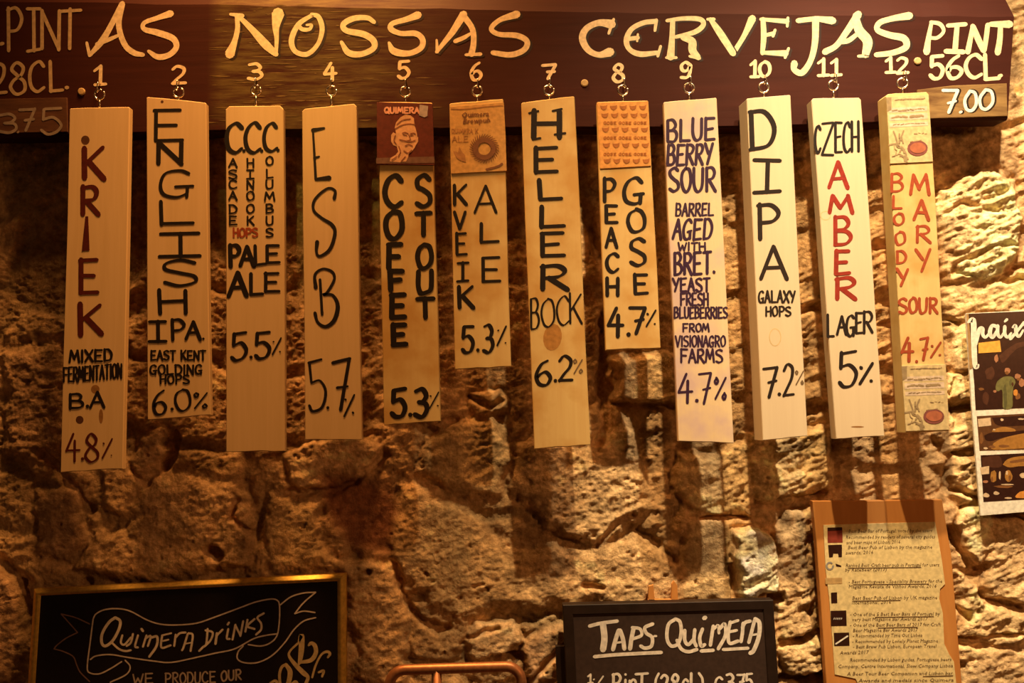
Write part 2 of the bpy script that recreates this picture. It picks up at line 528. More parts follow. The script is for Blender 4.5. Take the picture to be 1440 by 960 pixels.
def poly_sd(px, py, poly):
    """signed distance to a polygon, negative inside"""
    d = np.full(px.shape, 1e9)
    inside = np.zeros(px.shape, bool)
    n = len(poly)
    for i in range(n):
        (ax, ay), (bx, by) = poly[i], poly[(i + 1) % n]
        ex, ey = bx - ax, by - ay
        t = np.clip(((px - ax) * ex + (py - ay) * ey) / (ex * ex + ey * ey), 0, 1)
        d = np.minimum(d, np.hypot(px - ax - t * ex, py - ay - t * ey))
        c = (ay > py) != (by > py)
        with np.errstate(divide='ignore', invalid='ignore'):
            inside ^= c & (px < (bx - ax) * (py - ay) / (by - ay + 1e-12) + ax)
    return np.where(inside, -d, d)

def line_d(px, py, pts):
    d = np.full(px.shape, 1e9)
    for i in range(len(pts) - 1):
        (ax, ay), (bx, by) = pts[i], pts[i + 1]
        ex, ey = bx - ax, by - ay
        t = np.clip(((px - ax) * ex + (py - ay) * ey) / (ex * ex + ey * ey + 1e-9), 0, 1)
        d = np.minimum(d, np.hypot(px - ax - t * ex, py - ay - t * ey))
    return d

# stones the photograph shows clearly: outline, height (m), edge softness (px), albedo, tilt x, tilt y (m per 100 px), roughness
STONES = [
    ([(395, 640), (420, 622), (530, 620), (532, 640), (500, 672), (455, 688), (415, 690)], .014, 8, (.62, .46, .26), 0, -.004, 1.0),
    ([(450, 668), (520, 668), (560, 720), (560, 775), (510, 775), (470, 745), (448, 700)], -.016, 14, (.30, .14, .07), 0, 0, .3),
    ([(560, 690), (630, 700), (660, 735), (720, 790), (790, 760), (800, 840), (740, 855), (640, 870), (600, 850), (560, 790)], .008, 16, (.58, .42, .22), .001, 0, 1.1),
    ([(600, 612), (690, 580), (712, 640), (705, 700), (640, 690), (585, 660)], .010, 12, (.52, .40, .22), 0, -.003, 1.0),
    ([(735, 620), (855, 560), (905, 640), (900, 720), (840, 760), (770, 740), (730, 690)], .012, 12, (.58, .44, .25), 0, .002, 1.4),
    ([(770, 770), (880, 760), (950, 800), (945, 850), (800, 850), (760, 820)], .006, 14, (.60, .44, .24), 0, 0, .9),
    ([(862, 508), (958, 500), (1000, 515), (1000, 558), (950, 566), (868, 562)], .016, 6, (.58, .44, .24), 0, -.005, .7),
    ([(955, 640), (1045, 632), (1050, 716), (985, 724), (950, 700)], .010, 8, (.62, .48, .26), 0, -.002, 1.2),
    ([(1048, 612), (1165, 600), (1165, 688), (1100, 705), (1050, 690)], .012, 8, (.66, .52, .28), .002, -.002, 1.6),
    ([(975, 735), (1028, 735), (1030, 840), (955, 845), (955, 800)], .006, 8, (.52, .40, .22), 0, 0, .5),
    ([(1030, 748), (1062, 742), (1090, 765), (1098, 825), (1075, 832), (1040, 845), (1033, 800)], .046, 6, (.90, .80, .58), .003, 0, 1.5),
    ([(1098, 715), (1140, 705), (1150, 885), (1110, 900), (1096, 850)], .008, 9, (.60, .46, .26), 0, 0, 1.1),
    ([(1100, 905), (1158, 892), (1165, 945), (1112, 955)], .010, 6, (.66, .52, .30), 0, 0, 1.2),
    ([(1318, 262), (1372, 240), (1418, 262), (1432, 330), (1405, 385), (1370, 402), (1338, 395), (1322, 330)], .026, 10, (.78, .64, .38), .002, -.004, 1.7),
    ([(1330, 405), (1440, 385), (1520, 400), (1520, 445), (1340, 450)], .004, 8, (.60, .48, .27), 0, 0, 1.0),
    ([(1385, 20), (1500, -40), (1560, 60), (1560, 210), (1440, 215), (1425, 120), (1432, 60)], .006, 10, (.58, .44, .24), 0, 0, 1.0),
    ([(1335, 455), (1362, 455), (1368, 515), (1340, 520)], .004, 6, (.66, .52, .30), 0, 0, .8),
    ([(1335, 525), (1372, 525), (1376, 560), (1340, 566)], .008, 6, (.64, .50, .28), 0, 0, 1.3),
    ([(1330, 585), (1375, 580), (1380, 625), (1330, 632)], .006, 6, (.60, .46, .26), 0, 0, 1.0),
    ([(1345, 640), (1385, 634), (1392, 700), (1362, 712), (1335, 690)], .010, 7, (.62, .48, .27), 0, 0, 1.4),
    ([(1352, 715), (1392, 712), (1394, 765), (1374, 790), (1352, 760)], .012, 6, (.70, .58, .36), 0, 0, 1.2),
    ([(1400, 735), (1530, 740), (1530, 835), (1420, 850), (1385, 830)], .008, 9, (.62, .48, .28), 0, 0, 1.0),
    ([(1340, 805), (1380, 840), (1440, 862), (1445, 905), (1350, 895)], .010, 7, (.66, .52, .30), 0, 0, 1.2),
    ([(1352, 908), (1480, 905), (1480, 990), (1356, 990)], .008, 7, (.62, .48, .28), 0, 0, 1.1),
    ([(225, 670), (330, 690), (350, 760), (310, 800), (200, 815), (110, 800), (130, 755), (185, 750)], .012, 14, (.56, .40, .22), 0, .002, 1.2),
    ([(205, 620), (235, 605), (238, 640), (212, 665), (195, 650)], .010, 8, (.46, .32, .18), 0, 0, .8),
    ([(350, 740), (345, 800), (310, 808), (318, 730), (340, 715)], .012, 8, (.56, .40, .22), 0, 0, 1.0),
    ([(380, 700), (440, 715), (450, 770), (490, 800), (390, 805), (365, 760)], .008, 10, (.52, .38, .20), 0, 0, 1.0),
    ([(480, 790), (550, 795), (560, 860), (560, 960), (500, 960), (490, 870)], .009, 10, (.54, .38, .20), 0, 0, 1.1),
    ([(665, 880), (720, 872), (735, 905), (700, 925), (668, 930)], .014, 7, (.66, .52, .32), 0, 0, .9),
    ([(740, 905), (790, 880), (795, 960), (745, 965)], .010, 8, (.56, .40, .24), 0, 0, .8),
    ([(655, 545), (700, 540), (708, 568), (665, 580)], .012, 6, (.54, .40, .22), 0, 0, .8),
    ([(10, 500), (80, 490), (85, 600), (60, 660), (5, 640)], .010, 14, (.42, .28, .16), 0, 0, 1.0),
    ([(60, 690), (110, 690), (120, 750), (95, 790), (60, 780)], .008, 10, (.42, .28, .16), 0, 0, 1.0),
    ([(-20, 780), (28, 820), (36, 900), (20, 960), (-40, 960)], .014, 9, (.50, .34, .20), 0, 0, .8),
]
# gullies, cracks and holes: path, radius (px), depth (m)
CUTS = [
    ([(247, 612), (243, 635), (228, 655)], 9, .030), ([(293, 775), (306, 776)], 11, .035), ([(112, 818), (120, 820)], 8, .02),
    ([(404, 690), (450, 694), (500, 676), (540, 640)], 9, .018), ([(555, 795), (566, 845), (590, 865), (618, 888), (632, 884)], 8, .020),
    ([(655, 898), (672, 892), (700, 880)], 5, .016), ([(692, 926), (712, 922), (730, 926)], 9, .028), ([(520, 805), (522, 806)], 5, .022),
    ([(598, 806), (600, 808)], 4, .018), ([(668, 822), (680, 820)], 5, .010), ([(684, 828), (686, 832)], 4, .012),
    ([(846, 440), (848, 520), (852, 600), (838, 622)], 13, .026), ([(865, 566), (905, 568), (945, 570)], 6, .018),
    ([(985, 728), (1020, 724), (1048, 726)], 5, .020), ([(1095, 706), (1130, 700), (1160, 690)], 6, .020),
    ([(1028, 800), (1036, 840)], 7, .022), ([(1085, 842), (1100, 838)], 9, .026), ([(1098, 905), (1130, 898), (1162, 890)], 8, .026),
    ([(1100, 955), (1160, 950)], 7, .020), ([(1125, 436), (1165, 430)], 9, .028), ([(1125, 578), (1160, 572)], 11, .030),
    ([(1232, 345), (1262, 340)], 9, .026), ([(1234, 420), (1264, 425)], 14, .030), ([(1240, 455), (1268, 450)], 8, .024),
    ([(1248, 560), (1268, 556)], 8, .022), ([(1310, 250), (1320, 330), (1330, 440), (1345, 600)], 7, .012),
    ([(1330, 575), (1378, 572)], 6, .018), ([(1340, 636), (1385, 628)], 5, .016), ([(1345, 690), (1388, 705)], 7, .022),
    ([(1336, 745), (1350, 775), (1372, 805), (1384, 800)], 9, .030), ([(1348, 855), (1362, 868)], 8, .026),
    ([(1350, 900), (1400, 895), (1440, 888)], 5, .020), ([(1395, 842), (1440, 858)], 6, .022), ([(1410, 725), (1440, 728)], 9, .022),
    ([(1415, 395), (1440, 390)], 8, .020), ([(1345, 385), (1385, 400), (1430, 378)], 4, .010), ([(1325, 300), (1350, 290), (1395, 300)], 4, .010),
    ([(1345, 370), (1380, 350), (1425, 345)], 4, .011), ([(1335, 445), (1350, 452)], 6, .016), ([(1395, 5), (1425, 80), (1430, 130)], 6, .018),
    ([(660, 560), (690, 572), (705, 562)], 7, .018), ([(600, 596), (640, 590)], 6, .010), ([(900, 745), (930, 765), (945, 790)], 8, .014),
    ([(840, 768), (860, 740), (890, 722)], 5, .012), ([(820, 822), (850, 824)], 6, .016), ([(905, 845), (912, 835)], 5, .014),
    ([(335, 705), (330, 730), (350, 745)], 7, .016), ([(60, 640), (110, 690), (125, 720)], 9, .016), ([(30, 820), (42, 860)], 9, .022),
    ([(740, 960), (770, 930), (795, 905)], 6, .016),
]

def wall_field(x, z):
    px, py = project(x, 0.0, z)
    wx = px + 16 * fbm(px / 70, py / 70, 3, 3) + 5 * fbm(px / 17, py / 17, 5, 2)
    wy = py + 14 * fbm(px / 70, py / 70, 8, 3) + 5 * fbm(px / 17, py / 17, 11, 2)
    # rubble: jittered cells, wider than tall
    ux, uy = (px + 55 * fbm(px / 150, py / 150, 21, 3)) / 165, (py + 40 * fbm(px / 150, py / 150, 31, 3)) / 105
    ix, iy = np.floor(ux), np.floor(uy)
    f1 = np.full(ux.shape, 9.0); f2 = np.full(ux.shape, 9.0)
    cid = np.zeros(ux.shape); cx = np.zeros(ux.shape); cy = np.zeros(ux.shape)
    for dx in (-1, 0, 1):
        for dy in (-1, 0, 1):
            jx, jy = ix + dx, iy + dy
            qx = jx + .15 + .7 * hash2(jx, jy, 1); qy = jy + .15 + .7 * hash2(jx, jy, 2)
            d = np.hypot(ux - qx, uy - qy)
            new = d < f1
            f2 = np.where(new, f1, np.minimum(f2, d))
            cid = np.where(new, hash2(jx, jy, 3), cid)
            cx = np.where(new, ux - qx, cx); cy = np.where(new, uy - qy, cy)
            f1 = np.where(new, d, f1)
    edge = f2 - f1
    m = smooth((edge - .03) / .20)
    rx, ry = cid * 7.13 % 1 - .5, cid * 13.7 % 1 - .5
    h_st = -.002 + .012 * (cid - .5) + .014 * (rx * cx + ry * cy)
    h = m * h_st + (1 - m) * (-.009)
    tone = (.36 + .20 * cid)
    base = np.stack([tone * 1.08, tone * .76, tone * .40], -1)
    mort = np.array([.44, .32, .17])
    alb = base * m[..., None] + mort * (1 - m[..., None])
    rough = .9 + .5 * (cid * 5.3 % 1)
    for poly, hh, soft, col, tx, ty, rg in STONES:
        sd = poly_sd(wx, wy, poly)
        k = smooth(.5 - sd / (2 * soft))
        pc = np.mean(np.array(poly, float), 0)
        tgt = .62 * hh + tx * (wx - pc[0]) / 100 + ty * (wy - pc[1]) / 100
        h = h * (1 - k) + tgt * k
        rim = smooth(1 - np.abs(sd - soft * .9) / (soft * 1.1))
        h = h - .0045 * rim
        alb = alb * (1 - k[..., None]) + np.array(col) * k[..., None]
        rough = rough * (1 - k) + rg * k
    # rock texture: strata that run up to the right, lumps, pits
    sx, sy = px * .92 - py * .38, px * .38 + py * .92
    strata = fbm(sx / 60, sy / 16, 41, 4, True)
    lumps = .55 * fbm(px / 46, py / 38, 51, 5) + .45 * fbm(px / 30, py / 22, 56, 4, True)
    fine = fbm(px / 13, py / 10, 61, 4)
    right = smooth((px - 820) / 350)
    grit = fbm(px / 6, py / 5, 91, 2, True)
    h = h + rough * (.0036 * lumps + (.0014 + .0038 * right) * strata + (.0026 - .0008 * right) * fine + .0014 * grit)
    pits = smooth((fbm(px / 11, py / 8, 71, 2) - .60) / .25)
    h = h - .005 * pits
    vx, vy = px + 7 * fbm(px / 28, py / 28, 101, 3), py + 6 * fbm(px / 28, py / 28, 105, 3)
    wv = .8 + .5 * fbm(px / 22, py / 22, 109, 2)
    for pts, r, dep in CUTS:
        d = line_d(vx, vy, pts)
        h = h - .85 * dep * smooth(1.2 - d / (r * wv))
    h = np.clip(h, -.05, .017 + .012 * ((px > 1318) & (py > 225) & (py < 420)) + .016 * ((px > 1015) & (px < 1110) & (py > 735) & (py < 838)))
    mott = fbm(px / 55, py / 45, 81, 4)
    blot = fbm(px / 24, py / 17, 87, 4)
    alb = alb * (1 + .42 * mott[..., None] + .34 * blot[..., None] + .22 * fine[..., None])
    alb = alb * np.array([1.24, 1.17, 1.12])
    return h, np.clip(alb, .03, .85)

def build_wall():
    xs = np.concatenate([np.linspace(-1.9, -1.12, 40, endpoint=False), np.arange(-1.12, 1.12, .0024), np.linspace(1.12, 1.9, 40)])
    zs = np.concatenate([np.linspace(0, 1.10, 50, endpoint=False), np.arange(1.10, 2.46, .0024), np.linspace(2.46, 3.7, 50)])
    X, Z = np.meshgrid(xs, zs)
    h, alb = wall_field(X, Z)
    nx, nz = len(xs), len(zs)
    co_ = np.stack([X, -h, Z], -1).reshape(-1, 3).astype(np.float32)
    idx = np.arange(nx * nz).reshape(nz, nx)
    q = np.stack([idx[:-1, :-1], idx[:-1, 1:], idx[1:, 1:], idx[1:, :-1]], -1).reshape(-1, 4).astype(np.int32)
    me = bpy.data.meshes.new('wall_back')
    me.vertices.add(len(co_)); me.vertices.foreach_set('co', co_.ravel())
    me.loops.add(q.size); me.loops.foreach_set('vertex_index', q.ravel())
    me.polygons.add(len(q))
    me.polygons.foreach_set('loop_start', np.arange(0, q.size, 4, dtype=np.int32))
    me.polygons.foreach_set('use_smooth', np.ones(len(q), bool))
    me.update(calc_edges=True)
    at = me.attributes.new('stone_tone', 'FLOAT_COLOR', 'POINT')
    rgba = np.concatenate([alb.reshape(-1, 3), np.ones((len(co_), 1))], 1).astype(np.float32)
    at.data.foreach_set('color', rgba.ravel())
    m = bpy.data.materials.new('rubble_stone')
    nt, b = nodes(m)
    L = nt.links.new
    a = nt.nodes.new('ShaderNodeAttribute'); a.attribute_name = 'stone_tone'
    tc = nt.nodes.new('ShaderNodeTexCoord')
    n = nt.nodes.new('ShaderNodeTexNoise'); n.inputs['Scale'].default_value = 75; n.inputs['Detail'].default_value = 7; n.inputs['Roughness'].default_value = .65
    L(tc.outputs['Object'], n.inputs['Vector'])
    r = nt.nodes.new('ShaderNodeValToRGB')
    r.color_ramp.elements[0].position = .36; r.color_ramp.elements[0].color = (.70, .60, .52, 1)
    r.color_ramp.elements[1].position = .66; r.color_ramp.elements[1].color = (1.35, 1.32, 1.28, 1)
    L(n.outputs['Fac'], r.inputs['Fac'])
    mx = nt.nodes.new('ShaderNodeMixRGB'); mx.blend_type = 'MULTIPLY'; mx.inputs['Fac'].default_value = 1
    L(a.outputs['Color'], mx.inputs[1]); L(r.outputs['Color'], mx.inputs[2])
    L(mx.outputs[0], b.inputs['Base Color'])
    n2 = nt.nodes.new('ShaderNodeTexNoise'); n2.inputs['Scale'].default_value = 110; n2.inputs['Detail'].default_value = 6; n2.inputs['Roughness'].default_value = .7
    L(tc.outputs['Object'], n2.inputs['Vector'])
    bp = nt.nodes.new('ShaderNodeBump'); bp.inputs['Strength'].default_value = 1.0; bp.inputs['Distance'].default_value = .0045
    L(n2.outputs['Fac'], bp.inputs['Height']); L(bp.outputs[0], b.inputs['Normal'])
    b.inputs['Roughness'].default_value = .8
    b.inputs['Specular IOR Level'].default_value = .25
    me.materials.append(m)
    o = bpy.data.objects.new('wall_back', me)
    COL.objects.link(o)
    o['kind'] = 'structure'
build_wall()

fl = MB()
box(fl, -1.9, 1.9, -3.2, -.02, -.06, 0.0)
fo = fl.build('floor', flat('floor_tile', (.12, .07, .04), .5))
fo['kind'] = 'structure'

# ------------------------------------------------------------------ the painted sign board with its title, numbers and hooks
BF = -.070
bp_ = Plane(BF)
sign = thing('sign_board', 'long dark brown wooden beam painted with cream title letters and numbers', 'sign board', bp_.P(720, 100))
mb = MB()
xs_ = list(range(-260, 1401, 40)) + [1417]
rb = random.Random(2)
cols = []
for x in xs_:
    yb = float(np.interp(x, [-260, 0, 250, 500, 800, 1000, 1225, 1320, 1417], [195, 190, 184, 179, 178, 177, 171, 167, 165])) + rb.uniform(-1, 1)
    yt = float(np.interp(x, [-260, 0, 600, 1000, 1417], [-3, 2, 12, 20, 24])) + rb.uniform(-1, 1)
    a = bp_.P(x, yb); c = bp_.P(x + (9 if x == 1417 else 0), yt)
    cols.append([a, c, c + np.array([0, .028, .055]), c + np.array([0, .046, .058]), a + np.array([0, .046, 0]), a + np.array([0, .004, -.003])])
nc = len(cols)
mb.add([p for c in cols for p in c], [(i * 6 + k, i * 6 + (k + 1) % 6, (i + 1) * 6 + (k + 1) % 6, (i + 1) * 6 + k)[::-1] for i in range(nc - 1) for k in range(6)]
       + [tuple(range(6)), tuple((nc - 1) * 6 + k for k in range(6))[::-1]])
mb.build('board', BEAM, sign)

glow_mb = MB()   # lamp glow painted on the beam as ragged lighter streaks along the grain
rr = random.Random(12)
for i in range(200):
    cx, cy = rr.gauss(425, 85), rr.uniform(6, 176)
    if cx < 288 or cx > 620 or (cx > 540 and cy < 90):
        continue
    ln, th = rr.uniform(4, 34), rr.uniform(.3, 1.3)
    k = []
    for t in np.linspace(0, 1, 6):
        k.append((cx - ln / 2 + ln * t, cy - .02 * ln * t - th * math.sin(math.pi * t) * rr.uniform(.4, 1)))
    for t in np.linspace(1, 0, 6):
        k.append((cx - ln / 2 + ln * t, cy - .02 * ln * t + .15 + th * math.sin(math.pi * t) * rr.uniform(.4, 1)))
    glow_mb.add([bp_.P(x, y, .00012 + (i % 30) * 5e-6) for x, y in k], [tuple(range(len(k)))])
ro = glow_mb.build('painted_glow_streaks', GLOW_TINT, sign)
ro['kind'] = 'stuff'

title = Paint(bp_)
T = [
 # AS
 ('S', [(172, 5, 8), (155, 38, 8), (143, 58, 9), (126, 78, 5)]), ('L', [(122, 60, 4), (126, 78, 5)]),
 ('S', [(172, 5, 8), (167, 35, 8), (175, 62, 8), (188, 74, 8), (201, 77, 6)]), ('S', [(136, 62, 5), (152, 56, 6), (168, 49, 4)]),
 ('S', [(240, 19, 10), (222, 25, 7), (203, 32, 6), (203, 41, 7), (222, 46, 9), (243, 54, 9), (248, 66, 8), (238, 77, 8), (222, 80, 8), (209, 72, 5)]),
 # NOSSAS
 ('L', [(324, 20, 4), (341, 22, 6)]), ('S', [(333, 21, 6), (334, 40, 7), (330, 58, 8), (323, 76, 14)]),
 ('S', [(337, 24, 6), (355, 42, 9), (373, 62, 12), (388, 76, 8)]), ('S', [(388, 77, 5), (389, 55, 6), (388, 38, 10), (391, 19, 18)]),
 ('S', [(441, 20, 5), (420, 34, 7), (410, 56, 8), (415, 72, 7), (432, 76, 7), (447, 62, 6), (453, 41, 7), (448, 24, 7), (438, 20, 5)]),
 ('S', [(418, 34, 5), (425, 41, 6), (435, 41, 5), (438, 35, 4), (431, 35, 3)]),
 ('S', [(526, 31, 6), (516, 25, 7), (497, 26, 8), (483, 34, 8), (487, 43, 8), (511, 48, 9), (525, 57, 9), (525, 68, 8), (508, 76, 8), (490, 74, 9), (480, 59, 5)]),
 ('S', [(588, 21, 11), (572, 27, 8), (552, 33, 7), (550, 41, 8), (564, 47, 7), (584, 47, 8), (594, 55, 8), (592, 67, 8), (575, 75, 8), (554, 72, 10), (547, 60, 4)]),
 ('S', [(652, 20, 11), (637, 44, 9), (626, 58, 7), (614, 73, 5)]), ('L', [(614, 56, 3), (615, 73, 5)]),
 ('S', [(650, 20, 9), (664, 40, 8), (666, 60, 8), (663, 76, 9)]), ('L', [(655, 77, 4), (676, 76, 5)]), ('S', [(640, 58, 6), (652, 53, 6), (662, 47, 4)]),
 ('S', [(727, 20, 11), (703, 28, 7), (691, 40, 7), (701, 48, 7), (727, 50, 8), (741, 58, 8), (737, 70, 8), (718, 77, 8), (693, 74, 7)]),
 # CERVEJAS
 ('S', [(860, 34, 13), (842, 32, 9), (825, 40, 9), (819, 54, 10), (827, 70, 9), (842, 77, 8), (858, 73, 13)]), ('L', [(863, 27, 4), (856, 47, 4)]),
 ('S', [(922, 30, 7), (905, 32, 7), (888, 41, 7), (881, 56, 8), (885, 69, 7), (900, 76, 8), (925, 74, 6)]),
 ('L', [(923, 28, 5), (921, 43, 4)]), ('L', [(929, 65, 4), (925, 79, 4)]), ('L', [(882, 55, 6), (897, 53, 6)]), ('L', [(897, 48, 3), (896, 58, 3)]),
 ('S', [(946, 29, 7), (945, 55, 8), (943, 80, 11)]), ('S', [(938, 29, 5), (960, 26, 6), (984, 27, 7), (989, 35, 7), (977, 45, 7), (950, 52, 5)]),
 ('S', [(960, 53, 7), (973, 58, 11), (974, 71, 11), (982, 81, 8)]), ('L', [(937, 81, 4), (951, 81, 4)]), ('L', [(970, 79, 4), (984, 82, 4)]),
 ('S', [(999, 27, 6), (1013, 47, 10), (1031, 75, 9)]), ('S', [(1031, 75, 7), (1046, 51, 7), (1058, 26, 11)]), ('L', [(995, 27, 4), (1004, 27, 5)]),
 ('S', [(1073, 27, 7), (1074, 52, 8), (1072, 75, 6)]), ('L', [(1070, 27, 5), (1107, 30, 7)]), ('L', [(1108, 25, 4), (1107, 37, 4)]),
 ('L', [(1074, 50, 5), (1088, 47, 6)]), ('L', [(1090, 42, 4), (1087, 51, 4)]), ('L', [(1072, 74, 5), (1105, 75, 9)]), ('L', [(1109, 68, 4), (1104, 81, 4)]),
 ('L', [(1122, 29, 7), (1148, 26, 7), (1171, 29, 11)]), ('S', [(1147, 27, 10), (1146, 60, 9), (1140, 85, 8), (1128, 102, 9), (1117, 98, 8), (1117, 89, 10)]),
 ('S', [(1207, 20, 11), (1191, 44, 9), (1176, 64, 8), (1160, 73, 9)]), ('S', [(1203, 22, 9), (1208, 42, 13), (1220, 58, 14), (1217, 77, 10)]),
 ('L', [(1207, 79, 4), (1221, 78, 5)]), ('S', [(1180, 59, 7), (1193, 57, 7), (1204, 49, 6)]),
 ('S', [(1279, 22, 11), (1255, 26, 8), (1237, 32, 8), (1234, 42, 8), (1250, 49, 9), (1271, 54, 10), (1274, 66, 9), (1256, 74, 8), (1232, 77, 7)]),
 # right PINT
 ('S', [(1310, 31, 5), (1306, 52, 7), (1303, 73, 10)]), ('S', [(1309, 31, 5), (1322, 34, 6), (1327, 44, 5), (1318, 53, 5), (1307, 53, 5)]),
 ('L', [(1333, 36, 6), (1358, 34, 6)]), ('L', [(1346, 35, 7), (1343, 71, 8)]), ('L', [(1330, 72, 7), (1355, 73, 7)]),
 ('S', [(1361, 73, 8), (1365, 53, 7), (1368, 37, 6)]), ('S', [(1368, 37, 8), (1376, 56, 9), (1383, 71, 8)]), ('S', [(1384, 71, 7), (1387, 52, 7), (1389, 35, 7)]),
 ('L', [(1393, 34, 7), (1420, 34, 11)]), ('S', [(1407, 35, 7), (1406, 55, 8), (1403, 74, 9)]),
]
for part in (T[:5], T[5:19], T[19:-10]):
    title = Paint(bp_)
    for kind, pts in part:
        title.stroke(kind, pts, 6)
    title.build('title_lettering', CREAM, sign)
title = Paint(bp_)
for kind, pts in T[-10:]:
    title.stroke(kind, pts, 6)
for ch, x0, y0, x1, y1 in [('5', 1308, 79, 1327, 110), ('6', 1331, 78, 1353, 110), ('C', 1358, 77, 1381, 109), ('L', 1383, 77, 1405, 112)]:
    glyph(title, ch, x0, y0, x1, y1, 6, .25)
title.stroke('L', [(1405, 107), (1408, 106)], 5)
title.build('pint_lettering', CREAM, sign)
for num in ([('1', 131, 93, 150, 119)], [('2', 242, 93, 261, 117)], [('3', 349, 90, 368, 112)], [('4', 456, 89, 473, 113)], [('5', 560, 86, 576, 110)],
            [('6', 662, 88, 677, 112)], [('7', 763, 91, 781, 111)], [('8', 862, 90, 877, 115)], [('9', 957, 88, 972, 110)],
            [('1', 1054, 86, 1068, 108), ('0', 1068, 87, 1083, 107)], [('1', 1149, 83, 1166, 106), ('1', 1167, 83, 1184, 106)], [('1', 1244, 81, 1260, 102), ('2', 1261, 81, 1277, 103)]):
    title = Paint(bp_)
    for txt, x0, y0, x1, y1 in num:
        glyph(title, txt, x0, y0, x1, y1, 5, .3, jit=.02)
    title.build('tap_number', CREAM, sign)
EDGE = flat('letter_edge_paint', (.022, .007, .004), .5)
for part in (T[5:19], T[19:-10]):
    shade = Paint(bp_, .0002)      # the dark brush line painted beside the letters
    for kind, pts in part:
        shade.stroke(kind, [(p[0] + 3.4, p[1] + 2.2, p[2]) for p in pts], 6)
    shade.build('letter_outline', EDGE, sign)
left = Paint(bp_)
left.stroke('L', [(1, 62), (4, 61)], 5)
glyph(left, 'P', 9, 11, 31, 70, 5, .2); glyph(left, '|', 38, 12, 57, 71, 5, .2); glyph(left, 'N', 57, 16, 85, 69, 5, .2); glyph(left, 'T', 84, 13, 113, 69, 5, .2)
glyph(left, '2', -14, 89, 9, 132, 5, .2); glyph(left, '8', 14, 87, 36, 132, 5, .2); glyph(left, 'C', 41, 87, 63, 128, 5, .2); glyph(left, 'L', 69, 87, 88, 128, 5, .2)
left.stroke('L', [(93, 123), (95, 123)], 5)
left.build('half_pint_lettering', flat('dull_cream_paint', (.52, .36, .20), .7), sign)

pp = Plane(BF - .003)
for outline, mat, txt in (([(1290, 126), (1340, 120), (1416, 117), (1417, 163), (1360, 165), (1290, 167)], RUBBED, 'R'),
                          ([(-150, 142), (94, 137), (95, 185), (-150, 190)], RUBBED_DARK, 'L')):
    m_ = MB(); slab(m_, outline, pp, .0028, .0008)
    o = m_.build('price_panel', mat, sign)
    pt = Paint(pp)
    if txt == 'R':
        o['label'] = 'rubbed pale wood panel reading 7.00'
        sh = Paint(pp, .0002)
        for p_, dx, ww in ((sh, 1.8, 6.5), (pt, 0, 4.5)):
            p_.stroke('L', [(1326 + dx, 127), (1347 + dx, 127)], ww); p_.stroke('L', [(1347 + dx, 127), (1334 + dx, 158)], ww); p_.stroke('L', [(1333 + dx, 145), (1344 + dx, 142)], ww - 1)
            p_.stroke('L', [(1350 + dx, 158), (1352 + dx, 157)], ww - 1)
            p_.stroke('S', [(1364 + dx, 128), (1357 + dx, 140), (1359 + dx, 153), (1367 + dx, 155), (1373 + dx, 145), (1371 + dx, 131), (1364 + dx, 128)], ww)
            p_.stroke('S', [(1386 + dx, 126), (1378 + dx, 138), (1380 + dx, 151), (1388 + dx, 153), (1396 + dx, 143), (1394 + dx, 129), (1386 + dx, 126)], ww)
        sh.build('numeral_outline', INK, o)
        pt.build('price_numerals', WHITE, o)
    else:
        o['label'] = 'dim brown wood panel reading 3.75'
        glyph(pt, '3', -2, 160, 23, 187, 4); glyph(pt, '7', 27, 153, 49, 183, 4); glyph(pt, '5', 58, 152, 87, 188, 4)
        pt.stroke('L', [(25, 186), (26, 185)], 3)
        pt.build('price_numerals', CHALK_DIM, o)
for x, y in ((115, 129), (822, 117), (1290, 86)):
    m_ = MB()
    c = bp_.P(x, y)
    ring = [[c + np.array([r * math.cos(a), -d, r * math.sin(a)]) for a in (2 * math.pi * k / 12 for k in range(12))] for r, d in ((.0068, -.001), (.0066, .0018), (.005, .0026))]
    v = [q for rg in ring for q in rg]
    m_.add(v, [(i * 12 + k, i * 12 + (k + 1) % 12, (i + 1) * 12 + (k + 1) % 12, (i + 1) * 12 + k) for i in range(2) for k in range(12)] + [tuple(24 + k for k in range(12))])
    s0 = bp_.P(x - 4, y + 2, .0029); s1 = bp_.P(x + 4, y - 2, .0029)
    m_.build('screw_head', flat('painted_screw', (.50, .34, .15), .5), sign)

# ------------------------------------------------------------------ the twelve hanging slats
RINGS = [(140, 133), (251, 130), (360, 127), (466, 128), (570, 129), (671, 128), (772, 127), (876, 127), (969, 124), (1074, 123), (1172, 120), (1269, 117)]

def rough_outline(tl, tr, br, bl, seed, rag=.5, cr=2.0):
    """pixel outline of a sawn slat: eased top corners, slightly ragged ends and gently wavering edges"""
    r = random.Random(seed)
    def lerp(a, b, t):
        return (a[0] + (b[0] - a[0]) * t, a[1] + (b[1] - a[1]) * t)
    out = []
    L = math.dist(tl, tr)
    out.append((tl[0] + .1, tl[1] + cr)); out.append((tl[0] + cr, tl[1] + .2))
    for t in (.25, .5, .75):
        q = lerp(tl, tr, t); out.append((q[0], q[1] + r.uniform(-rag, rag)))
    out.append((tr[0] - cr, tr[1] + .2)); out.append((tr[0] - .1, tr[1] + cr))
    for t in (.33, .66):
        q = lerp(tr, br, t); out.append((q[0] + r.uniform(-.7, .7), q[1]))
    out.append(br)
    for t in (.2, .4, .6, .8):
        q = lerp(br, bl, t); out.append((q[0], q[1] + r.uniform(-rag, rag) * 1.4))
    out.append(bl)
    for t in (.33, .66):
        q = lerp(bl, tl, t); out.append((q[0] + r.uniform(-.7, .7), q[1]))
    return out

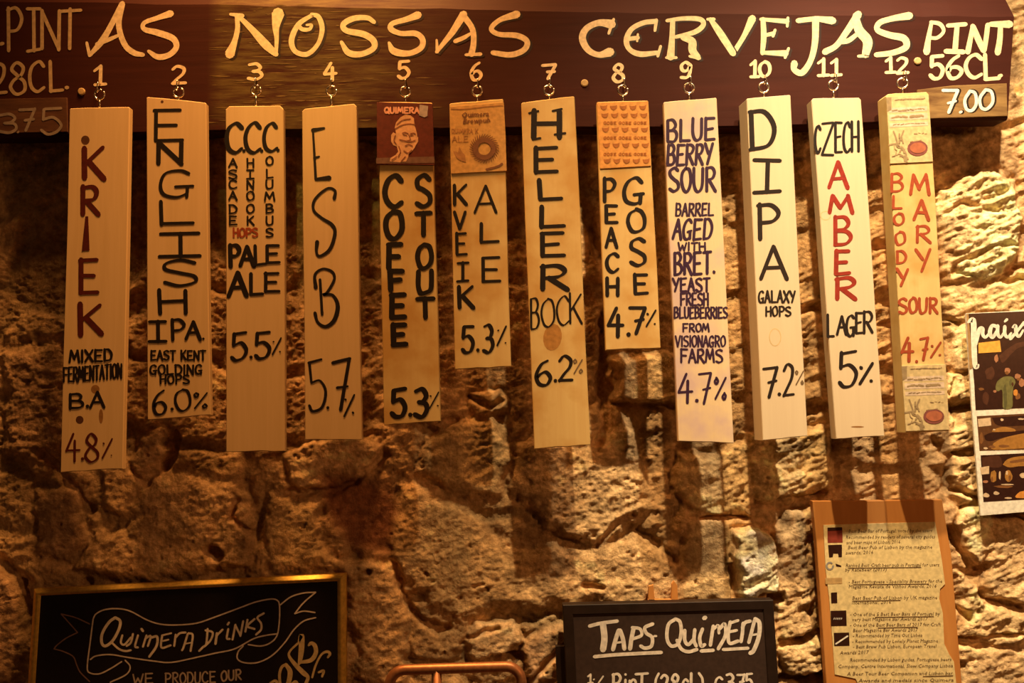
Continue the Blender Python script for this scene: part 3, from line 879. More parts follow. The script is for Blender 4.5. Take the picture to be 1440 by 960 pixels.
def screw_hook(i):
    x, y = RINGS[i]
    a = bp_.P(x + 1, y - 15)
    b = bp_.P(x + 1, y - 8)
    ym = SLATS[i]['ym']
    top = Plane(ym).P(x, y - 5.8)
    p = [a + np.array([0, .004, 0]), a + np.array([0, -.006, 0]), a + np.array([0, -.010, -.003]), np.array([a[0], a[1] - .011, top[2] + .001]),
         np.array([top[0], ym - .002, top[2] - .003]), np.array([top[0], ym - .007, top[2] - .0025]), np.array([top[0], ym - .009, top[2] + .001])]
    m = MB()
    tube(m, catmull(p, 4), .0011, 6)
    m.build('screw_hook', STEEL, sign, True)

def screw_eye(root, i, top_y):
    x, y = RINGS[i]
    ym = SLATS[i]['ym']
    pl = Plane(ym)
    c = pl.P(x, y)
    rad = .0088
    m = MB()
    tw = .15 * math.sin(i * 2.1)
    pts = []
    a0 = math.radians(62 + 25 * math.sin(i * 1.7))
    for k in range(21):
        a = a0 + (2 * math.pi - .35) * k / 20
        pts.append(c + rad * np.array([math.cos(a) * math.cos(tw), math.cos(a) * math.sin(tw), math.sin(a)]))
    tube(m, pts, .0017, 8)
    e = pl.P(x, top_y + 5)
    tube(m, [c + np.array([0, 0, -rad]), np.array([(c[0] + e[0]) / 2, c[1], (c[2] + e[2]) / 2]), e], .0017, 8)
    m.build('screw_eye', STEEL, root, True)

R_ = lambda txt, x0, y0, x1, y1, w, ch=.35, sl=0.0, dy=0.0: ('row', txt, x0, y0, x1, y1, w, ch, sl, dy)
G_ = lambda c, x0, y0, x1, y1, w, ch=.45, sl=0.0: ('g', c, x0, y0, x1, y1, w, ch, sl)
def dot(x, y, r=2.4):
    return ('dot', x, y, r)

def pct(x0, y0, x1, y1, w=2.6):
    """the quick percent sign of two dots and a slash"""
    return ('g', '/', x0, y0, x1, y1, w, .3, 0.0)

SLATS = [
 dict(px=[(97.5, 152), (182.5, 150), (172.5, 659), (85, 664)], label='pine slat lettered KRIEK in dark red, hanging under number 1',
      knots=[(120, 197, 6, 6.5, 1), (112, 590, 5.5, 5.5, 1), (134, 547, 6, 6, 0), (142, 585, 3, 10, 0)],
      ink=[(INK_RED, [G_('K', 115, 208, 146, 251, 8), G_('R', 114, 262, 138, 302, 7), ('poly', [(120, 304), (124, 304), (126, 352), (115, 353)]), G_('E', 111, 365, 138, 411, 7), G_('K', 110, 428, 142, 470, 8),
                      G_('4', 93, 609, 112, 648, 3.5), dot(116, 645), G_('8', 120, 610, 138, 649, 4), pct(144, 617, 158, 644)]),
           (INK, [R_('MIXED', 98, 492, 157, 508, 3.6, .4, 0, -2), R_('FERMENTATION', 89, 514, 171, 534, 3.0, .3, 0, -6), G_('B', 97, 554, 117, 574, 4.2), dot(123, 571, 2.6), G_('A', 127, 551, 146, 573, 4.2)])]),
 dict(px=[(205.6, 136), (290, 144), (296, 583), (207.5, 590)], label='pine slat lettered ENGLISH IPA in black, hanging under number 2',
      knots=[(228, 143, 2, 2, 1)],
      ink=[(INK, [G_('E', 215, 155, 256, 197, 5.5), G_('N', 220, 200, 258, 230, 6.5), G_('G', 224, 239, 271, 277, 5), G_('L', 222, 284, 272, 315, 5.5), G_('|', 225, 328, 282, 360, 6), G_('S', 228, 366, 277, 401, 5.5),
                  G_('H', 222, 408, 264, 440, 6), G_('|', 210, 452, 234, 480, 5.5), G_('P', 240, 449, 259, 478, 5), G_('A', 261, 452, 282, 477, 5), dot(286, 476, 1.8),
                  R_('EAST KENT', 212, 493, 289, 506, 3, .3), R_('GOLDING', 211, 513, 284, 526, 3, .3), R_('HOPS', 225, 527, 266, 539, 3, .3),
                  G_('6', 215, 549, 234, 582, 4.5), dot(242, 575), G_('0', 246, 547, 268, 577, 4), G_('%', 272, 550, 291, 575, 3)])]),
 dict(px=[(317, 149), (398.5, 148), (400.5, 634), (318, 635)], label='pine slat lettered C.C.C. PALE ALE in three hop columns, under number 3', cr=5,
      ink=[(INK, [G_('C', 318, 174, 341, 214, 6.5), dot(343, 212), G_('C', 345, 173, 367, 214, 6), dot(368, 212), G_('C', 371, 173, 390, 213, 5.5), dot(391, 211)]
            + [G_(c, 322, y, 333, y + 12, 2.8, .3) for c, y in zip('ASCADE', (223, 239, 253, 269, 288, 304))]
            + [G_(c, 347, y, 357, y + 12, 2.8, .3) for c, y in zip('H|NOOK', (223, 239, 254, 269, 287, 304))]
            + [G_(c, 374 - (2 if c == 'M' else 0), y, 384 + (2 if c == 'M' else 0), y + 12, 2.8, .3) for c, y in zip('OLUMBUS', (220, 238, 253, 270, 287, 304, 321))]
            + [G_('P', 322, 345, 337, 374, 6.5), G_('A', 338, 347, 357, 374, 6), G_('L', 357, 345, 374, 372, 5), G_('E', 374, 345, 393, 369, 5),
               G_('A', 321, 384, 347, 416, 7), G_('L', 351, 385, 370, 414, 5.5), G_('E', 371, 384, 393, 410, 5),
               G_('5', 326, 468, 347, 506, 5.5), dot(353, 502), G_('5', 359, 467, 380, 504, 5.5), pct(383, 475, 395, 498)]),
           (INK_BROWNRED, [R_('HOPS', 328, 321, 362, 333, 2.8, .3)])]),
 dict(px=[(424.6, 152.5), (501.7, 145.5), (509, 618), (429, 618)], label='pine slat lettered ESB in tall thin black strokes, under number 4', cr=4,
      ink=[(INK, [('st', 'L', [(440, 183, 6), (456, 180, 3)]), ('st', 'S', [(440, 182, 3), (442, 215, 3.5), (444, 252, 4)]), ('st', 'L', [(442, 222, 4), (449, 220, 2.5)]), ('st', 'L', [(444, 252, 4), (463, 250, 7)]),
                  ('st', 'S', [(470, 279, 5), (471, 268, 4), (460, 265, 3.5), (443, 280, 4), (441, 295, 4), (452, 306, 4), (467, 316, 5), (471, 328, 5), (464, 350, 5), (450, 360, 4), (445, 354, 4), (446, 340, 6)]),
                  ('st', 'L', [(450, 393, 4), (453, 442, 4)]), ('st', 'S', [(444, 404, 6), (443, 386, 4), (454, 378, 3.5), (467, 382, 4), (470, 393, 4), (460, 411, 4), (455, 414, 4), (468, 415, 4), (475, 430, 6), (470, 450, 6), (458, 459, 5), (447, 453, 4), (443, 440, 5)]),
                  ('st', 'L', [(434, 510, 4), (452, 505, 3)]), ('st', 'L', [(435, 510, 4), (438, 538, 3.5)]), ('st', 'S', [(438, 538, 3), (450, 535, 3), (458, 550, 4), (453, 572, 4), (440, 578, 4), (435, 570, 4)]),
                  dot(461, 573, 2.2), ('st', 'L', [(468, 510, 5), (492, 504, 4.5)]), ('st', 'L', [(491, 505, 4.5), (479, 576, 5)]), ('st', 'L', [(474, 545, 4), (489, 543, 3)]), pct(484, 555, 498, 585, 3)])]),
 dict(px=[(532, 143), (608, 144), (619.5, 592), (540, 598)], label='slat lettered COFFEE STOUT below a maroon portrait card, under number 5', mat=PINE_YELLOW, card='portrait',
      ink=[(INK, [G_('C', 541, 247, 566, 290, 8, .2), G_('O', 542, 297, 566, 335, 8, .2), G_('F', 545, 344, 564, 377, 8, .2), G_('F', 547, 381, 566, 407, 8, .2), G_('E', 549, 414, 570, 446, 8, .2), G_('E', 551, 456, 571, 485, 8, .2),
                  G_('S', 585, 247, 606, 290, 7, .2), G_('T', 585, 299, 606, 331, 7, .2), G_('O', 587, 344, 607, 377, 7, .2), G_('U', 587, 381, 608, 412, 7, .2), G_('T', 586, 419, 610, 447, 7, .2),
                  G_('5', 551, 547, 571, 586, 7, .25), dot(577, 583, 3.2), G_('3', 583, 547, 601, 586, 7, .25), pct(604, 551, 617, 574, 2.2)])]),
 dict(px=[(632, 145), (708, 139), (719, 515), (640, 519)], label='short slat lettered KVEIK ALE below a kraft card, under number 6', mat=PINE_YELLOW, card='wreath',
      ink=[(INK, [G_('K', 637, 260, 656, 288, 5), G_('V', 639, 298, 654, 322, 4.5), G_('E', 641, 328, 656, 358, 4.5), G_('|', 643, 369, 659, 395, 4.5), G_('K', 643, 403, 666, 432, 6),
                  G_('A', 668, 262, 698, 299, 4), G_('L', 674, 314, 701, 340, 5), G_('E', 677, 362, 704, 396, 5),
                  G_('5', 650, 458, 666, 495, 5.5), dot(672, 492, 2.6), G_('3', 680, 457, 693, 495, 5.5), pct(699, 458, 712, 486, 3)])]),
 dict(px=[(733, 144), (808, 135), (830.5, 625), (751.5, 631)], label='yellow pine slat lettered HELLER BOCK, oval knot, under number 7', mat=PINE_YELLOW,
      knots=[(777, 474, 13, 19, 2)],
      ink=[(INK, [G_('H', 748, 156, 790, 193, 8, .5), ('st', 'L', [(744, 159, 3), (757, 156, 3)]), ('st', 'L', [(777, 156, 3), (790, 153, 3)]), ('st', 'L', [(749, 196, 3), (760, 194, 3)]), ('st', 'L', [(780, 189, 3), (795, 187, 3)]),
                  G_('E', 750, 208, 784, 242, 7, .6), G_('L', 755, 253, 790, 280, 7, .6), G_('L', 758, 290, 793, 319, 7, .6), G_('E', 759, 328, 793, 360, 7, .6), G_('R', 759, 374, 798, 407, 7.5, .6),
                  G_('B', 746, 420, 758, 462, 3.2), G_('O', 761, 420, 780, 459, 3), G_('C', 783, 416, 801, 456, 3), G_('K', 800, 413, 818, 454, 3.2),
                  G_('6', 753, 506, 775, 541, 5.5), dot(781, 535, 2.6), G_('2', 786, 501, 805, 535, 5)]), (INK_FADED, [G_('%', 806, 503, 819, 526, 2.2)])]),
 dict(px=[(839, 143), (912, 141), (929, 489), (852, 492)], label='shortest slat, lettered PEACH GOSE below a peach card, under number 8', mat=PINE_YELLOW, card='cups',
      ink=[(INK, [G_('P', 848, 251, 865, 284, 5.5), G_('E', 851, 289, 868, 313, 5.5), G_('A', 852, 321, 867, 348, 5), G_('C', 853, 356, 870, 382, 5.5), G_('H', 853, 391, 870, 415, 5.5),
                  G_('G', 877, 250, 905, 287, 6), G_('O', 883, 294, 907, 326, 5.5), G_('S', 886, 335, 908, 373, 5.5), G_('E', 891, 386, 911, 413, 5.5),
                  G_('4', 855, 433, 876, 473, 6), dot(884, 470, 3.2), G_('7', 886, 432, 907, 469, 6), pct(909, 436, 922, 459, 3)])]),
 dict(px=[(933, 143), (1008, 137), (1032, 623), (954, 620)], label='berry-stained slat crowded with purple BLUEBERRY SOUR writing, under number 9', mat=PINE_STAINED,
      ink=[(INK_PURPLE, [R_('BLUE', 938, 167, 1005, 197, 4.6, .3, 0, -4), R_('BERRY', 938, 203, 1001, 231, 4.4, .3, .05, -2), R_('SOUR', 941, 236, 1006, 269, 4.6, .3), R_('BARREL', 950, 286, 1003, 303, 3, .3, .05), R_('AGED', 946, 308, 1000, 336, 4.2, .3, .08),
                  R_('WITH', 954, 341, 992, 352, 2.8, .3), R_('BRET.', 948, 355, 1006, 385, 4.4, .3, 0, -3), R_('YEAST', 946, 391, 998, 409, 3.4, .3), R_('FRESH', 957, 412, 996, 429, 3, .3), R_('BLUEBERRIES', 948, 432, 1023, 447, 2.8, .3), R_('FROM', 960, 455, 997, 466, 2.6, .3),
                  R_('VISIONAGRO', 950, 472, 1020, 487, 2.6, .3), R_('FARMS', 957, 491, 1016, 509, 3.2, .3), G_('4', 954, 526, 974, 566, 4.2), dot(980, 563, 2.6), G_('7', 983, 525, 1000, 567, 4), G_('%', 1004, 528, 1021, 563, 3.4)])]),
 dict(px=[(1050, 138), (1112, 133), (1136, 613), (1073, 619)], label='thick pale slat lettered DIPA with GALAXY HOPS, under number 10', mat=PINE_PALE, yaw=.14, thick=.034, face=-.112,
      knots=[(1090, 474, 8, 12, 3)],
      ink=[(INK, [G_('D', 1054, 157, 1089, 210, 7, .35), G_('|', 1060, 225, 1098, 270, 6.5, .35), G_('P', 1064, 288, 1096, 335, 6.5, .35), G_('A', 1070, 347, 1106, 392, 6, .35), R_('GALAXY', 1067, 409, 1118, 425, 3, .3), R_('HOPS', 1077, 431, 1112, 444, 2.8, .3),
                  G_('7', 1074, 516, 1093, 558, 5), dot(1096, 554, 2.6), G_('2', 1102, 512, 1116, 556, 4.5)]), (INK_FADED, [G_('%', 1118, 519, 1130, 542, 2)])]),
 dict(px=[(1141, 138), (1211, 137), (1244, 613), (1176, 617)], label='palest slat lettered CZECH AMBER LAGER, red AMBER, under number 11', mat=PINE_PALE, yaw=.03, thick=.022, face=-.105, cr=3,
      knots=[(1161, 303, 7, 6, 3), (1206, 600, 9, 1.2, 0)],
      ink=[(INK, [G_('C', 1146, 176, 1154, 215, 4), G_('Z', 1156, 173, 1172, 217, 4), G_('E', 1174, 172, 1184, 214, 4), G_('C', 1186, 171, 1196, 215, 4), G_('H', 1197, 171, 1208, 213, 4), G_('L', 1163, 443, 1173, 473, 4), G_('A', 1177, 444, 1190, 470, 4),
                  G_('G', 1190, 443, 1202, 472, 4), G_('E', 1203, 440, 1213, 468, 4), G_('R', 1214, 438, 1227, 468, 4), G_('5', 1180, 494, 1205, 544, 5.5), pct(1209, 510, 1227, 540, 5)]),
           (INK_SCARLET, [G_('A', 1166, 227, 1192, 264, 6), G_('M', 1166, 275, 1198, 299, 6), G_('B', 1173, 305, 1197, 344, 6), G_('E', 1174, 352, 1195, 385, 6.5), G_('R', 1174, 391, 1203, 420, 6.5)])]),
 dict(px=[(1246, 132), (1306, 129), (1335, 606), (1274, 608)], label='slat lettered BLOODY MARY SOUR between two cream cards, under number 12', mat=PINE_YELLOW, yaw=.10, thick=.028, face=-.108, card='garden', cr=3,
      ink=[(INK_BROWNRED, [G_('B', 1253, 244, 1270, 269, 4.2), G_('L', 1255, 276, 1268, 293, 4), G_('O', 1257, 300, 1271, 316, 4), G_('O', 1259, 326, 1273, 344, 4), G_('D', 1261, 353, 1274, 370, 4), G_('Y', 1261, 378, 1277, 401, 4.5),
                  G_('M', 1280, 246, 1306, 273, 5), G_('A', 1285, 281, 1306, 309, 5), G_('R', 1288, 318, 1308, 341, 4.5), G_('Y', 1288, 350, 1308, 381, 4.5), R_('SOUR', 1264, 419, 1318, 440, 4.2, .3),
                  G_('4', 1268, 474, 1284, 508, 5), dot(1289, 508, 2.2), G_('7', 1294, 475, 1305, 506, 4.5), pct(1309, 481, 1323, 502, 3.5)])]),
]

def card_portrait(root, pl):
    cp = Plane(pl.o[1] - .0032)
    m = MB()
    slab(m, [(530, 143.5), (602, 145), (608.5, 146), (610.5, 221), (611, 232), (530, 231)], cp, .0030, .0004)
    c = m.build('label_card', MAROON, root)
    c['label'] = 'maroon card with a capped portrait'
    p = Paint(cp); row(p, 'QUIMERA', 541, 151, 589, 159, 2.4); p.build('card_lettering', PINKTEXT, c)
    p = Paint(cp, .0002)
    p.poly([(529, 222), (611, 220), (611, 229), (529, 230)])
    p.build('card_band', flat('card_band_print', (.17, .085, .06), .5), c)
    p = Paint(cp, .0003)
    p.poly([(555, 180), (557, 172), (563, 165), (570, 161), (577, 162), (582, 166), (583, 176), (586, 186), (587, 193), (588, 192), (588, 199), (585, 204), (583, 208), (579, 213), (575, 216), (574, 221), (571, 227), (562, 228), (548, 227), (549, 222), (556, 218), (560, 213), (558, 206), (553, 204), (550, 199), (550, 190), (553, 186), (557, 188), (556, 183)])
    p.build('portrait', SKIN, c)
    p = Paint(cp, .0006)
    for s in [[(556, 181), (565, 176), (575, 174), (583, 175)], [(558, 175), (566, 169), (577, 167)], [(566, 187), (570, 186), (574, 188)], [(577, 188), (581, 187), (584, 188)], [(567, 189), (572, 190)], [(577, 190), (581, 190)],
              [(575, 190), (577, 196), (573, 198)], [(562, 196), (570, 198), (578, 199), (584, 197)], [(570, 205), (575, 203), (580, 205)], [(568, 212), (574, 215), (579, 211)], [(556, 190), (554, 197), (557, 202)], [(561, 206), (563, 213), (560, 220)], [(551, 225), (558, 220)], [(564, 227), (570, 220)]]:
        p.stroke('S', s, 1.5)
    p.build('portrait_lines', SKINDK, c)
    p = Paint(cp, .0004)
    p.poly([(590, 147), (602, 149), (601, 163), (597, 165), (589, 162)])
    p.build('sticker', TAPE, c)

def card_wreath(root, pl):
    cp = Plane(pl.o[1] - .0016)
    m = MB()
    slab(m, [(632.5, 150), (708.5, 144), (711, 190), (712.5, 240), (672, 242), (634, 244)], cp, .0014, .0003)
    c = m.build('label_card', KRAFT, root)
    c['label'] = 'kraft card with a dark wreath'
    p = Paint(cp)
    font_row(p, 'Quimera', 648, 165, 687, 7.5, -2, .2); font_row(p, 'Quimera', 648.6, 165, 687.6, 7.5, -2, .2); font_row(p, 'Brewpub', 650, 174, 689, 7.5, -2, .2); font_row(p, 'Brewpub', 650.6, 174, 689.6, 7.5, -2, .2)
    for k in range(34):
        a = 2 * math.pi * k / 34
        q = .35
        p.stroke('L', [(681 + 13 * math.cos(a), 209 + 13 * math.sin(a), 2.4), (681 + 21 * math.cos(a + q), 209 + 21 * math.sin(a + q), .7)], 1.5, caps=False)
    ring = [(681 + 12.3 * math.cos(2 * math.pi * k / 20), 209 + 12.3 * math.sin(2 * math.pi * k / 20)) for k in range(21)]
    p.stroke('S', ring, 7)
    p.stroke('S', [(684, 238), (693, 236), (702, 233), (706, 230)], 3)
    p.build('card_print', KRAFT_DK, c)
    p = Paint(cp, .0003)
    row(p, 'QUIMERA K', 635, 181, 672, 187, 1.1); row(p, 'ALE', 636, 191, 658, 199, 1.2)
    p.poly([(637, 212), (644, 214), (646, 206), (650, 214), (654, 218), (655, 228), (648, 226), (642, 222)])
    p.stroke('S', [(634, 153), (655, 153), (680, 150), (707, 148)], 1.2)
    p.build('card_faint_print', flat('kraft_faint_print', (.40, .19, .07), .75), c)

def card_cups(root, pl):
    cp = Plane(pl.o[1] - .0016)
    m = MB()
    slab(m, [(839.5, 144), (911.5, 142), (915.5, 233), (844, 237)], cp, .0014, .0003)
    c = m.build('label_card', PEACH, root)
    c['label'] = 'peach card printed with rows of small cups'
    p = Paint(cp)
    for r, y in enumerate((151, 162, 182, 204, 226)):
        for k in range(5):
            x = 850 + 13.7 * k + .05 * (y - 151) - (1 if r == 0 else 0)
            p.poly([(x - 5, y - 2.6), (x - 2.5, y - 1.8), (x + 2.5, y - 2.4), (x + 5.2, y - 3.6), (x + 4.4, y + .6), (x + 2.2, y + 3.2), (x - .5, y + 3.8), (x - 3.2, y + 2.2), (x - 4.6, y - .2)])
    for y in (171, 192, 215):
        row(p, 'GOSE GOSE GOSE', 849, y, 909, y + 3.4, .9)
    p.build('card_print', PEACH_DK, c)

def card_garden(root, pl):
    n = np.array(pl.n)
    cp = Plane(0); cp.n = n; cp.o = pl.o + n * .0016
    for quad, S in (([(1246.5, 136), (1306, 133), (1312, 227), (1252, 230)], ((1246.5, 136), (1306, 133), (1312, 227), (1252, 230))),
                    ([(1268, 514), (1330, 512), (1335, 604), (1274, 606)], ((1268, 514), (1330, 512), (1335, 604), (1274, 606)))):
        m = MB(); slab(m, list(quad), cp, .0014, .0003)
        c = m.build('label_card', CARDCREAM, root)
        c['label'] = 'cream card with plant sketch and red tomato'
        tl, tr, br, bl = [np.array(q, float) for q in S]
        def B(u, v):
            return tuple((tl * (1 - u) + tr * u) * (1 - v) + (bl * (1 - u) + br * u) * v)
        p = Paint(cp, .0002)
        for v0, v1 in ((.17, .24), (.27, .36), (.40, .46)):
            p.poly([B(.04, v0), B(.94, v0), B(.94, v1), B(.04, v1)])
        p.build('card_bands', CARDPINK, c)
        p = Paint(cp)
        p.poly([B(.0, .01), B(.12, .01), B(.1, .2), B(.0, .22)])
        rr_ = random.Random(6)
        for v, a, b_, ww in ((.05, .2, .9, 1.8), (.21, .12, .88, 1.8), (.31, .1, .46, 2.6), (.31, .54, .84, 3.6), (.42, .12, .86, 1.4), (.57, .6, .9, 1.0), (.68, .5, .78, 1.5)):
            u = a
            while u < b_:
                e = min(b_, u + rr_.uniform(.04, .12))
                p.stroke('L', [B(u, v + rr_.uniform(-.01, .01)), B(e, v + rr_.uniform(-.01, .01))], ww * rr_.uniform(.6, 1.1))
                u = e + .025
        for k in range(16):
            a = rr_.uniform(0, 6.3); x, y = .24 + rr_.uniform(-.1, .12), .76 + rr_.uniform(-.14, .16)
            p.stroke('S', [B(x, y), B(x + .06 * math.cos(a), y + .05 * math.sin(a)), B(x + .12 * math.cos(a + .4), y + .10 * math.sin(a + .4))], rr_.uniform(1.2, 2.8))
        for s in ([(.2, .72), (.16, .6), (.12, .52)], [(.24, .7), (.3, .6), (.36, .52)], [(.18, .7), (.1, .71), (.0, .72)]):
            p.stroke('S', [B(*q) for q in s], 2.2)
        p.build('card_print', CARDGREY, c)
        p = Paint(cp, .0005)
        p.poly([B(.66 + .24 * math.cos(t), .79 + .115 * math.sin(t)) for t in (2 * math.pi * k / 18 for k in range(18))])
        p.build('tomato_outline', PLUM, c)
        p = Paint(cp, .0009)
        p.poly([B(.67 + .19 * math.cos(t), .785 + .08 * math.sin(t)) for t in (2 * math.pi * k / 18 for k in range(18))])
        p.build('tomato_print', TOMATO, c)

CARDS = {'portrait': card_portrait, 'wreath': card_wreath, 'cups': card_cups, 'garden': card_garden}
for i, S in enumerate(SLATS):
    face, yaw, th = S.get('face', -.100), S.get('yaw', 0.0), S.get('thick', .012)
    S['ym'] = face + th / 2
    c = np.mean(np.array(S['px'], float), 0)
    pl = Plane(face, yaw, c[0], c[1]) if yaw else Plane(face)
    root = thing('hanging_slat', S['label'], 'wooden sign', Plane(S['ym']).P(*RINGS[i]), 'beer slats hanging from the sign board')
    m = MB()
    slab(m, rough_outline(*S['px'], i + 3, cr=S.get('cr', 1.6)), pl, th, .0012)
    m.build('board', S.get('mat', PINE), root)
    for kx, ky, krx, kry, kk in S.get('knots', []):
        pk = Paint(pl, .0001)
        pk.disc(kx, ky, krx, kry, 16, .15 if kk == 2 else 0)
        if kk == 3:
            pk.mb = MB(); pk.stroke('S', [(kx + krx * math.cos(t), ky + kry * math.sin(t)) for t in (2 * math.pi * k / 12 for k in range(13))], 1.2)
        pk.build('knot', {0: KNOT, 1: KNOT_DARK, 2: flat('oval_knot', (.42, .20, .05)), 3: flat('pale_knot', (.60, .44, .22))}[kk], root)
    for mat, items in S['ink']:
        spans = []
        for it in items:
            ys = [q[1] for q in it[2]] if it[0] == 'st' else [q[1] for q in it[1]] if it[0] == 'poly' else [it[2] - 2, it[2] + 2] if it[0] == 'dot' else [it[3], it[5]]
            spans.append((min(ys), max(ys), it))
        spans.sort(key=lambda q: q[0])
        groups = []
        for y0, y1, it in spans:
            if groups and y0 < groups[-1][0] + 14:
                groups[-1][0] = max(groups[-1][0], y1); groups[-1][1].append(it)
            else:
                groups.append([y1, [it]])
        for _, its in groups:
          p = Paint(pl)
          for it in its:
            if it[0] == 'row':
                row(p, it[1], *it[2:6], it[6], it[7], it[8], it[9])
            elif it[0] == 'g':
                glyph(p, it[1], *it[2:6], it[6], it[7], it[8])
            elif it[0] == 'dot':
                p.disc(it[1], it[2], it[3])
            elif it[0] == 'poly':
                p.poly(it[1])
            else:
                p.stroke(it[1], it[2], 4)
          p.build('lettering', mat, root)
    if 'card' in S:
        CARDS[S['card']](root, pl)
    screw_eye(root, i, (S['px'][0][1] + S['px'][1][1]) / 2)
    screw_hook(i)

# ------------------------------------------------------------------ gilt-framed blackboard, lower left
def frame_bar(mb, a, b, ia, ib, plane, depth, lip):
    """one mitred frame bar: outer edge a-b, inner edge ia-ib in pixels; a rounded profile between them"""
    prof = [(0, -depth), (0, -.0066), (.46, -.0006), (.56, 0), (.70, -.0003), (.88, -.002), (1.0, -.004), (1.0, -depth)]
    v = []
    for (o, i_) in ((a, ia), (b, ib)):
        for u, hh in prof:
            q = (o[0] + (i_[0] - o[0]) * u, o[1] + (i_[1] - o[1]) * u)
            v.append(plane.P(*q) + plane.n * hh)
    k = len(prof)
    mb.add(v, [(j, (j + 1) % k, k + (j + 1) % k, k + j) for j in range(k)] + [tuple(range(k))[::-1], tuple(range(k, 2 * k))])

cpl = Plane(-.040)
O = [(45, 829), (485.5, 807), (487, 1230), (18, 1240)]
I = [(57, 838.5), (473, 818), (475, 1218), (32, 1227)]
chalk = thing('framed_blackboard', 'blackboard in a thin gilt frame, chalked with a QUIMERA DRINKS ribbon', 'blackboard', cpl.P(265, 1020))
m = MB()
for k in range(4):
    frame_bar(m, O[k], O[(k + 1) % 4], I[k], I[(k + 1) % 4], cpl, .016, .004)
m.build('frame', BRASS, chalk)
sp = Plane(-.037)
m = MB(); slab(m, [(53, 835), (477, 814.5), (479, 1222), (28, 1231)], sp, .010, .0005)
m.build('slate', SLATE, chalk)
p = Paint(sp)
for s in ([(131, 870), (135, 863), (147, 857), (165, 855.5), (183, 859), (206, 871), (224, 877), (245, 878.5), (276, 876), (303, 867), (338, 854), (360, 846), (381, 842), (390, 844), (393, 851), (393, 870), (390, 892), (381, 903), (367, 908), (349, 906)],
          [(131, 870), (126.5, 905), (122.7, 938), (127, 946), (140, 947), (155, 940), (171, 930)], [(127, 927), (135, 922), (155, 920), (180, 924), (215, 929), (241, 931), (276, 924), (303, 918), (330, 912), (356, 898), (374, 893), (389, 891)],
          [(393, 851), (409, 839), (427, 833.5), (444, 832.5)], [(444, 832.5), (427, 847), (414.5, 862.5)], [(414.5, 862.5), (427, 859), (443, 861)],
          [(444, 868), (427, 873), (413, 885.5), (400.5, 903), (383, 921), (363, 931), (344, 931.5), (334, 926), (335, 916), (342, 908)],
          [(176, 928), (183, 937), (177.6, 948), (155, 959)]):
    p.stroke('S', s, 2.0)
p.build('ribbon_outline', flat('ribbon_chalk', (.72, .62, .56), .9), chalk)
p = Paint(sp)
for s in ([(86, 863), (103, 882), (109, 889)], [(109, 889), (93, 897), (80, 907), (76, 912)], [(76, 912), (90, 916), (103, 923), (108, 935), (113, 945), (126, 958)], [(86, 863), (106, 868), (126, 877)]):
    p.stroke('S', s, 1.8)
p.build('ribbon_tails', flat('faint_ribbon_chalk', (.24, .14, .12), .9), chalk)
p = Paint(sp)
for s, ww in (([(162, 868), (153, 875), (144, 890), (143, 903), (148, 908), (158, 901), (167, 885), (169, 873), (162, 868)], 4), ([(157, 903), (167, 912), (176, 915), (184, 914)], 3),
              ([(172, 893), (170, 903), (175, 906), (184, 896)], 3), ([(187, 891), (184, 903), (178, 908)], 3), ([(194, 893), (190, 908), (194, 910)], 3), ([(199, 884), (201, 887)], 3.5),
              ([(206, 893), (201, 909)], 3), ([(205, 897), (212, 894), (208, 908)], 3), ([(213, 896), (221, 895), (220, 908), (210, 923)], 3.5),
              ([(228, 893), (227, 910), (240, 907)], 3), ([(228, 893), (241, 890)], 2.5), ([(229, 901), (237, 899)], 2.5), ([(247, 892), (245, 908)], 3), ([(247, 896), (253, 890), (261, 889)], 3),
              ([(264, 891), (258, 910), (256, 914)], 3), ([(265, 890), (271, 893), (268, 915)], 3), ([(260, 905), (270, 903)], 2),
              ([(292, 884), (290, 905), (286, 909), (280, 915)], 3), ([(289, 886), (299, 889), (296, 900), (287, 909)], 3), ([(305, 890), (303, 905)], 3.5), ([(305, 893), (313, 885)], 3),
              ([(321, 884), (319, 897), (323, 898)], 3), ([(320, 878), (322, 875)], 3), ([(331, 878), (327, 899)], 3), ([(331, 879), (338, 893)], 3), ([(342, 873), (338, 894)], 3),
              ([(348, 871), (345, 888)], 3), ([(358, 870), (348, 880), (358, 884)], 3), ([(371, 862), (362, 868), (367, 876), (367, 885), (360, 892)], 3)):
    p.stroke('S', s, ww)
p.build('ribbon_lettering', flat('title_chalk', (.85, .74, .62), .9), chalk)
p = Paint(sp)
row(p, 'WE', 187, 947, 215, 961, 2.2, 0, 0, -2); row(p, 'PRODUCE', 232, 945, 303, 960, 2.2, 0, 0, -3); row(p, 'OUR', 311, 942, 339, 956, 2.4, 0, 0, -2)
p.build('chalk_lettering', flat('dull_chalk', (.48, .38, .32), .9), chalk)
p = Paint(sp)
for s in ([(420, 903, 3), (424, 893, 7), (424, 910, 8), (422, 928, 6), (420, 934, 3)], [(419, 904, 3), (408, 915, 3), (407, 923, 4), (416, 935, 6), (427, 946, 7), (433, 952, 5), (430, 962, 5), (429, 975, 4)],
          [(421, 931, 4), (437, 928, 6), (444, 918, 6), (443, 908, 6), (438, 904, 5), (434, 907, 3)], [(402, 934, 4), (396, 938, 4), (393, 950, 4), (396, 968, 4), (404, 964, 6), (408, 945, 7), (402, 934, 5)],
          [(439, 952, 3), (444, 935, 3), (452, 920, 3), (460, 916, 4), (464, 919, 4), (461, 924, 3)], [(448, 945, 3), (455, 943, 4), (453, 951, 3)], [(380, 960, 3), (388, 957, 4), (391, 966, 4)], [(410, 962, 4), (416, 958, 4), (420, 966, 4)]):
    p.stroke('S', s, 4)
p.build('flourish_lettering', CHALK_GOLD, chalk)

